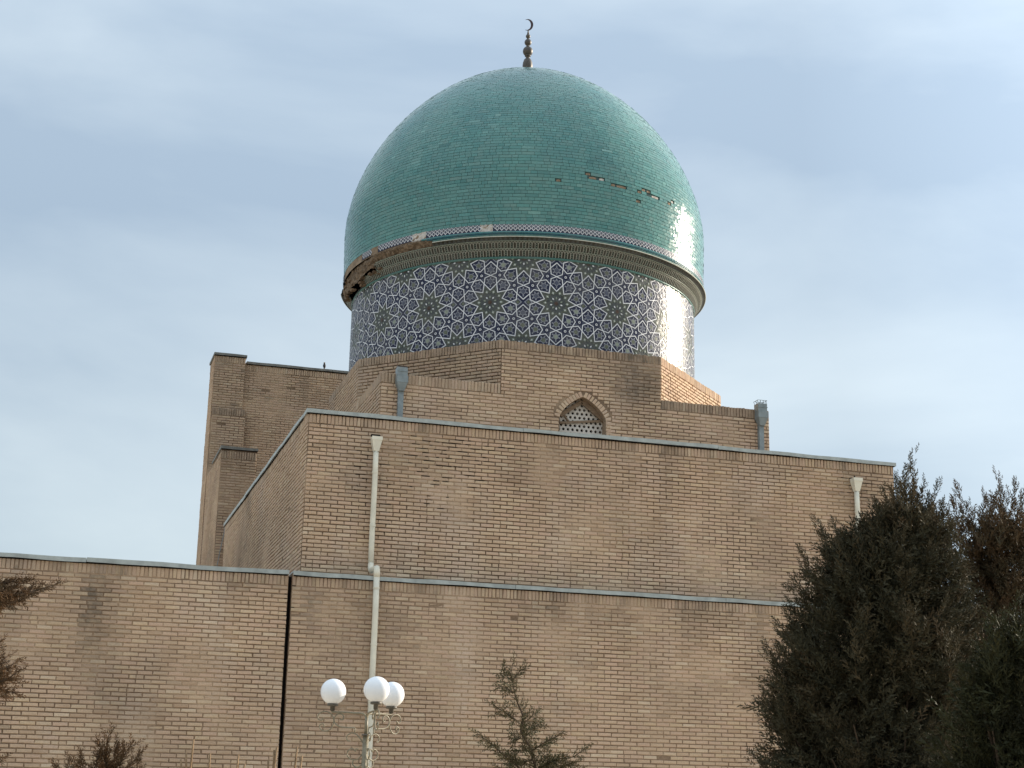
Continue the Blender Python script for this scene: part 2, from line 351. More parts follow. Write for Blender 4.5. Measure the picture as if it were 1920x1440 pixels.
class Wall:
    """bricks of one wall face; u runs along U, v is height, N points out of the wall"""
    def __init__(s, part, origin, U, seed, dirt=None, vis=None):
        s.part, s.O = part, Vector(origin); s.U = Vector(U).normalized(); s.N = s.U.cross(Vector((0, 0, 1))); s.seed = seed
        s.dirt = dirt or (lambda u, v: 0.0); s.vis = vis; s.b = []; s.g = random.Random(seed)
    def one(s, u, v, w, h, t, extra=0.0):
        g = s.g
        flush = max(0.0, min(1.0, 0.5 + 1.6 * fbm(u, v, 0.55, s.seed)))
        p = 0.006 + 0.013 * flush + g.uniform(-0.0025, 0.0025)
        if g.random() < 0.012: p -= g.uniform(0.004, 0.012)
        d = max(0.0, min(1.0, s.dirt(u, v) + max(0.0, 0.9 * fbm(u * 0.8, v * 1.1, 0.5, s.seed + 5) - 0.12) * 0.7 + extra + g.uniform(-0.06, 0.06)))
        if g.random() < 0.012: d = min(1.0, d + g.uniform(0.1, 0.3))
        s.b.append((u + g.uniform(-.004, .004), v + g.uniform(-.0025, .0025), w, h, t, g.randrange(NV), p, g.uniform(-.007, .007), min(0.999, max(0.0, g.gauss(0.5, 0.25))), d))
    def courses(s, v0, v1, span, pitch=0.075, cut=None, shift=0.0):
        """span(v) -> (ua, ub); cut(v) -> (ua, ub) left empty, or None"""
        n = int((v1 - v0) / pitch + 0.3); pitch = (v1 - v0) / n
        for j in range(n):
            v = v1 - (j + 0.5) * pitch; ua, ub = span(v); wv = lambda q: 0.007 * mnoise.noise(Vector((q * 0.45, v * 0.5, s.seed)))
            off = shift + (0.13 if j % 2 else 0.0) + s.g.uniform(-.012, .012)
            segs = [(ua, ub)]; c = cut(v) if cut else None
            if c: segs = [(ua, c[0]), (c[1], ub)]
            for (a, b_) in segs:
                if b_ - a < 0.04: continue
                i0 = math.floor((a - off) / 0.26); edges = [a]
                i = i0 + 1
                while off + i * 0.26 < b_ - 0.045:
                    e = off + i * 0.26
                    if e > a + 0.045: edges.append(e)
                    i += 1
                edges.append(b_)
                for e0, e1 in zip(edges, edges[1:]):
                    w = e1 - e0 - 0.017
                    if w < 0.03: continue
                    if w > 0.2 and s.g.random() < 0.04:
                        s.one((e0 + e0 + w / 2 + 0.011) / 2, v + wv(e0), w / 2 - 0.008, pitch - 0.0185, 2); s.one(e1 - 0.0055 - w / 4, v + wv(e0), w / 2 - 0.008, pitch - 0.0185, 2); continue
                    s.one((e0 + e1) / 2, v + wv(e0), w, pitch - 0.0185, 0 if w > 0.17 else 2)
    def soldiers(s, u0, u1, v0, v1, pitch=0.0695, extra=0.0):
        n = max(1, round((u1 - u0) / pitch)); pitch = (u1 - u0) / n
        for i in range(n):
            h = v1 - v0 - 0.006; s.one(u0 + (i + 0.5) * pitch, (v0 + v1) / 2 + s.g.uniform(-.004, .006), pitch - 0.0135, h, 1, extra)
def emit(walls, limit=300):
    """largest bricks in the photo become objects, the others one stuff mesh per wall"""
    allb = []
    for wi, w in enumerate(walls):
        A = np.array(w.b); w.A = A
        P = np.array(w.O)[None] + A[:, :1] * np.array(w.U)[None]; P = P + A[:, 1:2] * np.array([[0, 0, 1.0]])
        x, y, z = proj(P); nv = -(P @ np.array(w.N)) / np.linalg.norm(P, axis=1)
        area = A[:, 2] * A[:, 3] * np.clip(nv, 0, 1) / z ** 2
        ok = (x > 12) & (x < W - 12) & (y > 8) & (y < H - 12) & (z > 0)
        if w.vis: ok &= np.array([w.vis(a, b) for a, b in zip(x, y)], bool)
        area[~ok] = 0; allb.append(area)
    flat = np.concatenate(allb); order = np.argsort(-flat)[:limit]; thr = set(int(i) for i in order if flat[i] > 0)
    base = 0
    for w in walls:
        A = w.A; n = len(A); pick = np.array([base + i in thr for i in range(n)]); base += n
        Rm = Matrix((w.U, Vector((0, 0, 1)), w.N)).transposed()
        off = parent_world(w.part)
        for i in np.where(pick)[0]:
            u, v, bw, bh, t, k, p, rot, r, d = A[i]; t = int(t)
            o = bpy.data.objects.new('brick', tmesh(t, int(k))); COL.objects.link(o); o.parent = w.part
            c = w.O + w.U * u + Vector((0, 0, v)) + w.N * p
            M = Rm @ Matrix.Rotation(rot, 3, 'Z')
            o.matrix_local = Matrix.Translation(c - off) @ M.to_4x4() @ Matrix.Diagonal((bw / TDIM[t][0], bh / TDIM[t][1], 1, 1))
            o.color = (r, d, 0, 1)
        rest = np.where(~pick)[0]
        if len(rest) == 0: continue
        B = A[rest]; V = np.empty((len(B), 12, 3))
        for t in TDIM:
            m = B[:, 4] == t
            if not m.any(): continue
            T = TPL[t][B[m, 5].astype(int)].copy()
            T[:, :, 0] *= (B[m, 2] / TDIM[t][0])[:, None]; T[:, :, 1] *= (B[m, 3] / TDIM[t][1])[:, None]
            cs, sn = np.cos(B[m, 7])[:, None], np.sin(B[m, 7])[:, None]
            X = T[:, :, 0] * cs - T[:, :, 1] * sn; Y = T[:, :, 0] * sn + T[:, :, 1] * cs
            V[m] = np.stack([X + B[m, 0][:, None], Y + B[m, 1][:, None], T[:, :, 2] + B[m, 6][:, None]], -1)
        Wv = np.array(w.O - off)[None, None] + V[:, :, :1] * np.array(w.U) + V[:, :, 1:2] * np.array([0, 0, 1.0]) + V[:, :, 2:3] * np.array(w.N)
        Q = (BQ[None] + 12 * np.arange(len(B))[:, None, None]).reshape(-1, 4)
        pc = np.repeat(B[:, 8:10], len(BQ), 0)
        o = link(bpy.data.objects.new('brickwork', mesh_np('brickwork', Wv, Q, [M_BRICK], pc)), w.part)
        o['kind'] = 'stuff'; o.color = (0, 0, 0, 1)
def streaks(u, top, v, seed, reach=1.6):
    """rain stains running down from a wall head"""
    n1 = max(0.0, mnoise.noise(Vector((u * 1.9, seed, 0.3)) ) - 0.05) * 1.5 + max(0.0, mnoise.noise(Vector((u * 5.0, seed + 3, 0.7))) - 0.1) * 0.8
    return n1 * math.exp(-max(0.0, top - v) / (reach * (0.4 + 0.6 * abs(mnoise.noise(Vector((u * 1.1, seed + 9, 0)))) * 2)))
def blob(u, v, cu, cv, ru, rv): return math.exp(-((u - cu) / ru) ** 2 - ((v - cv) / rv) ** 2)
def coping(parent, x0, x1, y0, y1, z, cuts, axis='x', drop=0.072, mat=None):
    """folded sheet metal in lengths; each length is a part"""
    es = [x0] + list(cuts) + [x1]
    for a, b in zip(es, es[1:]):
        mb = MB(); n = max(2, int((b - a) / 0.30)); g = 0.004; dzz = random.uniform(-0.007, 0.005); tl = random.uniform(-0.003, 0.003)
        for i in range(n):
            ua = a + (b - a) * i / n + (g if i == 0 else 0); ub = a + (b - a) * (i + 1) / n - (g if i == n - 1 else 0)
            if axis == 'x': mb.box((ua, y0, z - drop), (ub, y1, z))
            else: mb.box((y0, ua, z - drop), (y1, ub, z))
        mb.v = [(x + 0.012 * mnoise.noise(Vector((x * 1.3, y * 1.3, 1.0))), y + 0.016 * mnoise.noise(Vector((x * 1.7, y * 1.7, 4.0))), q + dzz + tl * ((x - a) if axis == 'x' else (y - a)) + 0.016 * mnoise.noise(Vector((x * 1.6, y * 1.6, 9.0 + (q > z - 0.02) * 0.4)))) for x, y, q in mb.v]
        mb.build('coping_sheet', mat or M_ZINC, parent)
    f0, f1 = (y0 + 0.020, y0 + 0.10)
    (MB().box((x0 + 0.02, f0, z - drop - 0.024), (x1 - 0.02, f1, z - drop + 0.003)) if axis == 'x' else MB().box((f0, x0, z - drop - 0.024), (f1, x1, z - drop + 0.003))).build('shadow_strip', M_VOID, parent)  # black strip standing in for the shadow line under the sheet's overhang

GZ = -1.6
# ------------------------------------------------------------------ ground
g_mb = MB()
g_mb.add([(-900, -700, GZ), (900, -700, GZ), (900, 1500, GZ), (-900, 1500, GZ)], [(0, 1, 2, 3)])
tag(g_mb.build('ground', M_GROUND), kind='structure')

# ------------------------------------------------------------------ low walls in front
YL, ZL = 27.8, 4.13
gap0, gap1 = 4.185, 4.255
wall_l = thing('brick_wall', 'long plain tan brick wall section left of the dark vertical crack', 'wall', (-4, YL, GZ), 'lower brick walls along the front')
wall_l['kind'] = 'thing'
wall_r = thing('brick_wall', 'lower brick wall section right of the dark vertical crack, behind the street lamp', 'wall', (gap1, YL, GZ), 'lower brick walls along the front')
wall_r['kind'] = 'thing'
def low_wall(root, x0, x1, seed, cuts, dirt, vis):
    p = MB().box((x0, YL, GZ), (x1, YL + 0.44, ZL - 0.03)).build('wall', M_MORTAR2, root)
    w = Wall(p, (0, YL, 0), (1, 0, 0), seed, dirt, vis)
    w.courses(GZ + 0.02, ZL - 0.27, lambda v: (x0, x1))
    w.soldiers(x0, x1, ZL - 0.262, ZL - 0.075, extra=0.06)
    emit([w])
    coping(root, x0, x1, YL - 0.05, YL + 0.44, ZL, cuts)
def dirt_l(u, v):
    d = 0.62 * blob(u, v, 0.83, 3.35, 0.20, 0.6) + 0.35 * blob(u, v, 0.9, 2.9, 0.35, 1.0) + 0.30 * blob(u, v, 3.3, 3.75, 0.3, 0.2) + (0.12 + 0.4 * max(0.0, fbm(u, v * 2, 0.9, 4.0))) * math.exp(-(ZL - v) / 0.45)
    return d + 0.18 * blob(u, v, -1.5, 2.6, 1.2, 0.8) + 0.55 * streaks(u, ZL, v, 1.0)
def dirt_r(u, v):
    d = 0.55 * blob(u, v, 4.60, 3.55, 0.18, 0.5) + 0.25 * blob(u, v, 5.1, 2.6, 0.6, 1.6) + 0.30 * blob(u, v, 8.9, 3.72, 0.9, 0.28) + 0.22 * blob(u, v, 12.2, 3.7, 1.2, 0.3)
    return d + (0.16 + 0.45 * max(0.0, fbm(u, v * 2, 0.9, 2.0))) * math.exp(-(ZL - v) / 0.45) + 0.30 * blob(u, v, 9.6, 2.8, 0.35, 0.22) + 0.12 * blob(u, v, 6.3, 2.3, 0.8, 1.4) + 0.6 * streaks(u, ZL, v, 2.0)
low_wall(wall_l, -7.0, gap0, 11, [-3.2, 0.70], dirt_l, lambda x, y: not (x < 110 and y < 1330))
low_wall(wall_r, gap1, 22.0, 12, [8.38, 12.6, 16.8], dirt_r, lambda x, y: x < 1430 and not (590 < x < 765 and y > 1265))
# the joint between them: a dark recessed filler with ragged edges
mb = MB().box((gap0 - 0.002, YL + 0.12, GZ), (gap1 + 0.002, YL + 0.43, ZL - 0.09))
for k in range(74):
    z = GZ + 0.03 + k * 0.0765
    if random.random() < 0.85:
        sgn = random.choice((-1, -1, 1)); l_ = random.uniform(0.015, 0.07)
        x = gap0 if sgn < 0 else gap1
        mb.box((min(x, x + sgn * l_), YL - 0.0045, z), (max(x, x + sgn * l_), YL + 0.02, z + 0.013))
mb.build('expansion_joint', M_VOID, wall_r)

# ------------------------------------------------------------------ brick annex (the wide block below the dome)
YM, ZM, AX0, AX1, AY1 = 28.25, 7.235, 4.457, 16.64, 41.07
annex = thing('brick_annex', 'wide flat-roofed tan brick block under the turquoise dome with a cream drainpipe at each end', 'building', ((AX0 + AX1) / 2, YM, GZ))
core = MB().box((AX0, YM, GZ), (AX1, YM + 0.5, ZM - 0.03)).build('wall', M_MORTAR, annex)
core_s = MB().box((AX0, YM + 0.5, GZ), (AX0 + 0.5, AY1, ZM - 0.03)).build('wall', M_MORTAR, annex)
MB().box((AX1 - 0.5, YM + 0.5, GZ), (AX1, AY1, ZM - 0.03)).box((AX0 + 0.5, AY1 - 0.5, GZ), (AX1 - 0.5, AY1, ZM - 0.03)).build('wall', M_MORTAR, annex)
MB().box((AX0 + 0.5, YM + 0.5, ZM - 0.5), (AX1 - 0.5, AY1 - 0.5, ZM - 0.25)).build('roof', M_ROOF, annex)
PX1, PX2 = 5.73, 15.72
def dirt_m(u, v):
    d = 0.30 * blob(u, v, 6.2, 6.5, 1.3, 0.75) + 0.22 * blob(u, v, PX1, 5.4, 0.7, 1.6) + 0.30 * blob(u, v, PX2, 6.4, 0.5, 0.5) + 0.28 * blob(u, v, 9.2, 6.85, 0.25, 0.2)
    return d + 0.12 * math.exp(-(ZM - v) / 0.3) + 0.30 * blob(u, v, 14.0, 6.8, 0.5, 0.18) + 0.75 * streaks(u, ZM, v, 3.0, 1.2)
wf = Wall(core, (0, YM, 0), (1, 0, 0), 21, dirt_m, lambda x, y: x < 1480 or y < 940)
wf.courses(ZL - 0.6, ZM - 0.27, lambda v: (AX0, AX1))
wf.soldiers(AX0, AX1, ZM - 0.262, ZM - 0.07, extra=0.10)
ws = Wall(core_s, (AX0, 0, 0), (0, -1, 0), 22, lambda u, v: 0.16 + 0.45 * blob(u, v, -36.0, 5.6, 3.5, 0.9) + 0.2 * blob(u, v, -31, 5.0, 1.0, 1.2))
ws.courses(ZL - 2.2, ZM - 0.27, lambda v: (-AY1, -YM), shift=0.13)
ws.soldiers(-AY1, -YM, ZM - 0.262, ZM - 0.07, extra=0.12)
emit([wf, ws])
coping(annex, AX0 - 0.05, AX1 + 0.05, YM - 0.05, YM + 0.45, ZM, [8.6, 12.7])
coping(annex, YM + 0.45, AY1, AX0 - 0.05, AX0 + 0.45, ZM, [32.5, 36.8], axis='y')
# open joints, washed out round the drainpipes
mb = MB(); g = random.Random(5)
for j in range(3, 42):
    v = ZM - 0.27 - j * 0.075
    for s_ in (-1, 1):
        if g.random() < 0.62 - j * 0.012:
            a = PX1 + s_ * g.uniform(0.07, 0.16); l_ = g.uniform(0.08, 0.24)
            mb.box((min(a, a + s_ * l_), YM - 0.0105, v - 0.0065), (max(a, a + s_ * l_), YM + 0.004, v + 0.0065), j=0.002)
            if g.random() < 0.6: x = a + s_ * l_; mb.box((x - .006, YM - 0.0105, v), (x + .006, YM + 0.004, v + 0.068), j=0.002)
for k in range(70):
    u, v = g.gauss(7.05, 0.5), ZM - 0.27 - 0.075 * round(abs(g.gauss(4, 5)) + 1)
    if v < ZL: continue
    l_ = g.uniform(0.05, 0.2); mb.box((u, YM - 0.0105, v - 0.006), (u + l_, YM + 0.004, v + 0.006), j=0.002)
for k in range(14):
    u, v = PX2 + g.choice((-1, 1)) * g.uniform(0.08, 0.4), ZM - 0.27 - 0.075 * g.randrange(2, 9)
    mb.box((u, YM - 0.0105, v - 0.006), (u + g.uniform(0.06, 0.2), YM + 0.004, v + 0.006), j=0.002)
o = mb.build('open_joint', M_VOID, core); o['kind'] = 'stuff'

def funnel(mb, x, y, z, w0, w1, h, lip, d0, mi=0):
    """tapered rain hopper against a wall face at y"""
    t = [(x - w0 / 2, y), (x + w0 / 2, y), (x + w0 / 2, y - d0), (x - w0 / 2, y - d0)]
    b = [(x - w1 / 2, y - d0 * 0.2), (x + w1 / 2, y - d0 * 0.2), (x + w1 / 2, y - d0 * 0.2 - w1), (x - w1 / 2, y - d0 * 0.2 - w1)]
    vs = [(*q, z) for q in t] + [(*q, z - lip) for q in t] + [(*q, z - h) for q in b]
    fs = [(0, 1, 2, 3)] + [(i + k, i + (k + 1) % 4, i + 4 + (k + 1) % 4, i + 4 + k) for i in (0, 4) for k in range(4)]
    mb.add(vs, fs, mi)
    mb.box((x - w0 / 2 - .006, y - d0 - .006, z - lip), (x + w0 / 2 + .006, y - d0 + .004, z + 0.004), mi)
def cream_pipe(root, x, y, z_top, z_bot, label):
    dp = MB().tube([(x + 0.004 * math.sin(k), y - 0.095, z_top - 0.26 - (z_top - 0.26 - z_bot) * k / 6) for k in range(7)], 0.052, 14).build('drainpipe', M_PIPE, root, True)
    dp['label'] = label
    mb = MB(); funnel(mb, x, y - 0.012, z_top, 0.19, 0.10, 0.27, 0.065, 0.17); mb.build('hopper', M_PIPE, dp)
    for z in np.arange(z_bot + 0.75, z_top - 0.5, 1.0):
        MB().lathe([(0.0535, -0.02), (0.058, -0.018), (0.058, 0.018), (0.0535, 0.02)], (x, y - 0.095, z), 14).box((x - 0.012, y - 0.05, z - 0.012), (x + 0.012, y + 0.01, z + 0.012)).build('bracket', M_PIPE, dp)
    MB().box((x - 0.09, y - 0.016, z_top + 0.022), (x + 0.09, y + 0.01, z_top + 0.075)).build('outlet_slot', M_VOID, dp)
    return dp
dp = cream_pipe(annex, PX1, YM, 6.78, 4.36, 'long cream drainpipe with tapered hopper at the left end')
MB().tube([(PX1, YM - 0.095, 4.42), (PX1 - 0.003, YM - 0.10, 4.33), (PX1 + 0.0, YM - 0.16, 4.27), (PX1 + 0.01, YM - 0.40, 4.27), (PX1 + 0.02, YL - 0.09, 4.262), (PX1 + 0.022, YL - 0.105, 4.20), (PX1 + 0.022, YL - 0.105, 4.10)], [0.053, 0.055, 0.056, 0.056, 0.056, 0.057, 0.057], 14).build('elbow', M_PIPE, dp, True)
cream_pipe(annex, PX2, YM, 6.80, 4.36, 'cream drainpipe with tapered hopper at the right end')
lp = MB().tube([(PX1 + 0.022 + 0.004 * math.sin(k * 1.7), YL - 0.105, 4.13 + (GZ - 4.13) * k / 8) for k in range(9)], 0.055, 14).build('drainpipe', M_PIPE, wall_r, True)
for z in (3.9, 2.9, 1.9, 0.9, -0.1): MB().lathe([(0.0565, -0.02), (0.061, -0.018), (0.061, 0.018), (0.0565, 0.02)], (PX1 + 0.022, YL - 0.105, z), 14).box((PX1 + 0.01, YL - 0.06, z - 0.012), (PX1 + 0.034, YL + 0.01, z + 0.012)).build('bracket', M_PIPE, lp)

# ------------------------------------------------------------------ tall stepped brick tower behind on the left
YT, TX0, TX1 = 46.5, 4.387, 13.0
tower = thing('brick_tower', 'tall brown stepped brick block standing behind the annex, left of the dome', 'building', (8.5, YT, GZ))
tw = MB().box((TX0 + 0.9, YT + 0.14, GZ), (TX1, YT + 1.25, 13.19)).build('wall', M_MORTAR, tower)
pier = MB().box((TX0, YT, GZ), (TX0 + 0.92, YT + 1.26, 13.34)).build('pier', M_MORTAR, tower)
pier2 = MB().box((TX0 + 0.01, YT - 0.22, GZ), (TX0 + 1.0, YT, 11.62)).build('pier', M_MORTAR, tower)
pier3 = MB().box((TX0, 42.7, GZ), (TX0 + 0.97, YT - 0.22, 9.60)).build('buttress', M_MORTAR, tower)
vis_t = lambda x, y: x < 665 and y < 1060 and y < 768 + (584 - x) * 1.37 + (0 if x < 584 else 0)
TD = lambda u, v: 0.40
w1 = Wall(tw, (0, YT + 0.14, 0), (1, 0, 0), 31, lambda u, v: 0.34 + 0.35 * blob(u, v, 7.2, 12.6, 0.25, 0.5), vis_t)
w1.courses(5.0, 12.95, lambda v: (TX0 + 0.92, TX1)); w1.soldiers(TX0 + 0.92, TX1, 12.96, 13.14, extra=0.08)
w2 = Wall(pier, (0, YT, 0), (1, 0, 0), 32, TD, vis_t); w2.courses(11.55, 13.10, lambda v: (TX0, TX0 + 0.92)); w2.soldiers(TX0, TX0 + 0.92, 13.11, 13.30, extra=0.12)
w3 = Wall(pier2, (0, YT - 0.22, 0), (1, 0, 0), 33, TD, vis_t); w3.courses(6.0, 11.40, lambda v: (TX0 + 0.01, TX0 + 1.0)); w3.soldiers(TX0 + 0.01, TX0 + 1.0, 11.41, 11.63, extra=0.4)
w4 = Wall(pier3, (0, 42.7, 0), (1, 0, 0), 34, lambda u, v: 0.40, vis_t); w4.courses(3.4, 9.30, lambda v: (TX0, TX0 + 0.97)); w4.soldiers(TX0, TX0 + 0.97, 9.31, 9.53, extra=0.15)
w5 = Wall(pier3, (TX0, 0, 0), (0, -1, 0), 35, lambda u, v: 0.30); w5.courses(3.0, 9.5, lambda v: (-YT + 0.22, -42.7))
w6 = Wall(pier, (TX0, 0, 0), (0, -1, 0), 36, lambda u, v: 0.30); w6.courses(3.0, 13.10, lambda v: (-YT - 1.26, -YT)); w6.soldiers(-YT - 1.26, -YT, 13.11, 13.30)
emit([w1, w2, w3, w4, w5, w6])
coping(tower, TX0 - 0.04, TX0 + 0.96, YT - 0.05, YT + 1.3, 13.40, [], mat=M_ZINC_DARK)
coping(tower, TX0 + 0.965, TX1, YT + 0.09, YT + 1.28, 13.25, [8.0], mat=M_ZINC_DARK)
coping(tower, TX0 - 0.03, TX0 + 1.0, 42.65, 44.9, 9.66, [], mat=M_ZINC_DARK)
MB().tube([onY(424, 975, 42.60), onY(420, 1000, 42.62), onY(412, 1035, 42.63), onY(406, 1066, 42.63)], 0.012, 6).build('cable', M_ZINC2, tower)

# ------------------------------------------------------------------ mausoleum: square hall, octagon, drum, dome
CX, CY, HA, YH = 10.56, 34.73, 4.33, 30.4
ZH, ZO = 8.69, 9.66
mz = thing('mausoleum', 'mausoleum with a turquoise tiled dome on a blue and white patterned drum', 'mausoleum', (CX, CY, GZ))
OC = HA * (math.sqrt(2) - 1)
def plist(pts, z): return [(x, y, z) for x, y in pts]
def prism(pts, z0, z1, mi=0):
    n = len(pts); return MB().add(plist(pts, z0) + plist(pts, z1), [tuple(range(n))[::-1], tuple(range(n, 2 * n))] + [(k, (k + 1) % n, n + (k + 1) % n, n + k) for k in range(n)], mi)
# window opening (pointed arch) in the front wall
WX, WZB, WSP, WAP, WHW = 10.585, 7.0, 8.10, 8.585, 0.515
def arch_half(v):
    """half width of the opening at height v"""
    if v >= WAP or v < WZB: return 0.0
    if v <= WSP: return WHW
    t = (v - WSP) / (WAP - WSP); return WHW * (1 - t ** 1.55) ** 0.82
# front wall core with the real opening
zs = [WZB] + list(np.linspace(WSP, WAP, 13))
L_ = [(WX - arch_half(z), z) for z in zs]; Rr = [(WX + arch_half(z), z) for z in zs]
fw = MB(); y0, y1 = YH, YH + 0.45; x0, x1 = CX - HA, CX + HA
def q4(a, b, c, d, y): fw.add([(a[0], y, a[1]), (b[0], y, b[1]), (c[0], y, c[1]), (d[0], y, d[1])], [(0, 1, 2, 3)])
for y in (y0, y1):
    q4((x0, GZ), (x1, GZ), (x1, WZB), (x0, WZB), y)
    for (a, b), (c, d) in zip(zip(L_, Rr), zip(L_[1:], Rr[1:])):
        q4((x0, a[1]), a, c, (x0, c[1]), y); q4(b, (x1, b[1]), (x1, d[1]), d, y)
    q4((x0, WAP), (x1, WAP), (x1, ZH - 0.02), (x0, ZH - 0.02), y)
    q4((CX - OC, ZH - 0.02), (CX + OC, ZH - 0.02), (CX + OC, ZO - 0.02), (CX - OC, ZO - 0.02), y)
front = fw.build('wall', M_MORTAR, mz)
rv = MB()
path_ = [(WX - WHW, WZB)] + L_[1:] + Rr[::-1][1:] + [(WX - WHW, WZB)]
for a, b in zip(path_, path_[1:]): rv.add([(a[0], y0 + 0.001, a[1]), (b[0], y0 + 0.001, b[1]), (b[0], y1, b[1]), (a[0], y1, a[1])], [(0, 1, 2, 3)])
win = rv.build('window', M_JAMB, mz)
side_l = MB().box((x0, y1, GZ), (x0 + 0.45, CY + HA, ZH - 0.02)).build('wall', M_MORTAR, mz)
MB().box((x1 - 0.45, y1, GZ), (x1, CY + HA, ZH - 0.02)).box((x0 + 0.45, CY + HA - 0.45, GZ), (x1 - 0.45, CY + HA, ZH - 0.02)).build('wall', M_MORTAR, mz)
MB().box((x0 + 0.45, y1, ZH - 0.35), (x1 - 0.45, CY + HA - 0.45, ZH - 0.1)).build('roof', M_ROOF, mz)
octv = [(CX - OC, CY - HA), (CX + OC, CY - HA), (CX + HA, CY - OC), (CX + HA, CY + OC), (CX + OC, CY + HA), (CX - OC, CY + HA), (CX - HA, CY + OC), (CX - HA, CY - OC)]
ins = [(CX + (x - CX) * 0.985, CY + (y - CY) * 0.985) for x, y in octv]
octo = prism([(CX - OC, y1)] + [(CX + OC, y1)] + octv[2:], ZH - 0.12, ZO - 0.02).build('octagon', M_MORTAR, mz)
def vis_h(x, y): return 622 < x < 1450 and y < 768 + 0.0948 * (x - 583) - 4
def dirt_h(u, v):
    d = 0.75 * blob(u, v, CX + 1.35, 9.25, 0.75, 0.45) + 0.42 * blob(u, v, CX - 0.7, 9.35, 1.4, 0.28) + 0.42 * blob(u, v, CX + 1.2, 8.85, 0.7, 0.28) + 0.3 * streaks(u, ZO, v, 6.0, 0.8)
    d += 0.30 * math.exp(-max(0, ZH - v) / 0.16) * (1 if abs(u - CX) > OC else 0)
    return d
wh = Wall(front, (0, YH, 0), (1, 0, 0), 41, dirt_h, vis_h)
RING = 0.135
def cut_h(v):
    vv = v - RING if v > WSP else v
    a = arch_half(max(WZB, vv)) if v < WAP + RING else 0
    if v >= WAP + RING or v < WZB: return None
    if v > WAP: a = max(a, 0.10)
    return (WX - a - (RING if v > WSP else 0.012) * (1 if v < WAP else 0.6), WX + a + (RING if v > WSP else 0.012) * (1 if v < WAP else 0.6))
wh.courses(6.55, ZH - 0.215, lambda v: (x0, x1), cut=cut_h)
wh.courses(ZH - 0.215, ZO - 0.19, lambda v: (CX - OC, CX + OC), cut=cut_h)
wh.soldiers(x0, CX - OC - 0.005, ZH - 0.21, ZH, extra=0.22); wh.soldiers(CX + OC + 0.005, x1, ZH - 0.21, ZH, extra=0.45)
wh.soldiers(CX - OC, CX + OC, ZO - 0.185, ZO, extra=0.40)
whl = Wall(side_l, (x0, 0, 0), (0, -1, 0), 42, lambda u, v: 0.25, vis_h)
whl.courses(6.6, ZH - 0.215, lambda v: (-CY - HA, -YH), shift=0.1); whl.soldiers(-CY - HA, -YH, ZH - 0.21, ZH, extra=0.2)
walls_o = []
for k, (a, b) in enumerate(((octv[7], octv[0]), (octv[6], octv[7]), (octv[1], octv[2]), (octv[2], octv[3]))):
    a, b = Vector((*a, 0)), Vector((*b, 0)); U = (b - a); Ln = U.length
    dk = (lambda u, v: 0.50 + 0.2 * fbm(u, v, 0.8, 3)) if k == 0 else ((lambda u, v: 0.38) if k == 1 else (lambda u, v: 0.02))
    w_ = Wall(octo, a, U, 43 + k, dk, vis_h)
    w_.courses(ZH - 0.1, ZO - 0.19, lambda v, L=Ln: (0, L)); w_.soldiers(0, Ln, ZO - 0.185, ZO, extra=0.1 if k < 2 else 0.05)
    walls_o.append(w_)
# brick ring of the arch: built one by one
nb = 26
arc = L_[1:] + Rr[::-1][1:]
seg_l = [0.0]
for a, b in zip(arc, arc[1:]): seg_l.append(seg_l[-1] + math.hypot(b[0] - a[0], b[1] - a[1]))
ring_mb_n = int(seg_l[-1] / 0.072)
for k in range(ring_mb_n):
    s_ = (k + 0.5) / ring_mb_n * seg_l[-1]
    i = max(0, min(len(arc) - 2, np.searchsorted(seg_l, s_) - 1)); t = (s_ - seg_l[i]) / max(1e-6, seg_l[i + 1] - seg_l[i])
    p = Vector((arc[i][0] + (arc[i + 1][0] - arc[i][0]) * t, arc[i][1] + (arc[i + 1][1] - arc[i][1]) * t))
    tg = Vector((arc[i + 1][0] - arc[i][0], arc[i + 1][1] - arc[i][1])).normalized(); nrm = Vector((-tg.y, tg.x))
    if k < 2: nrm = (nrm + Vector((-0.5, 0))).normalized()
    c = p + nrm * (RING / 2 - 0.004)
    o = bpy.data.objects.new('brick', tmesh(1, k % NV)); COL.objects.link(o); o.parent = win
    M = Matrix((Vector((nrm.y, 0, -nrm.x)), Vector((nrm.x, 0, nrm.y)), Vector((0, -1, 0)))).transposed()
    o.matrix_local = Matrix.Translation(Vector((c.x, YH - 0.012 - 0.001 * (k % 3), c.y)) - parent_world(win)) @ M.to_4x4() @ Matrix.Diagonal((1.06, (RING - 0.012) / 0.2, 1, 1))
    o.color = (min(0.98, max(0.1, random.gauss(0.62, 0.2))), random.uniform(0, 0.15), 0, 1)
emit([wh, whl] + walls_o, 300 - ring_mb_n)
# lattice screen with round holes
def lattice(xa, xb, za, zb, y, t, pitch, hr):
    mb = MB(); dz = pitch * math.sqrt(3) / 2; rows = int((zb - za) / dz) + 1
    for j in range(rows):
        z = za + j * dz
        for i in range(int((xb - xa) / pitch) + 1):
            x = xa + i * pitch + (pitch / 2 if j % 2 else 0)
            vs = []; n = 12; hx = pitch / math.sqrt(3)
            for k in range(n):
                a = R_(90 + 360 * k / n); rr = hx if k % 2 == 0 else hx * math.cos(R_(30))
                vs.append((x + rr * math.cos(a), y, z + rr * math.sin(a)))
            for k in range(n): a = R_(90 + 360 * k / n); vs.append((x + hr * math.cos(a), y, z + hr * math.sin(a)))
            for k in range(n): a = R_(90 + 360 * k / n); vs.append((x + hr * math.cos(a), y + t, z + hr * math.sin(a)))
            fs = [(k, (k + 1) % n, n + (k + 1) % n, n + k) for k in range(n)] + [(n + k, n + (k + 1) % n, 2 * n + (k + 1) % n, 2 * n + k) for k in range(n)]
            mb.add(vs, fs)
    return mb
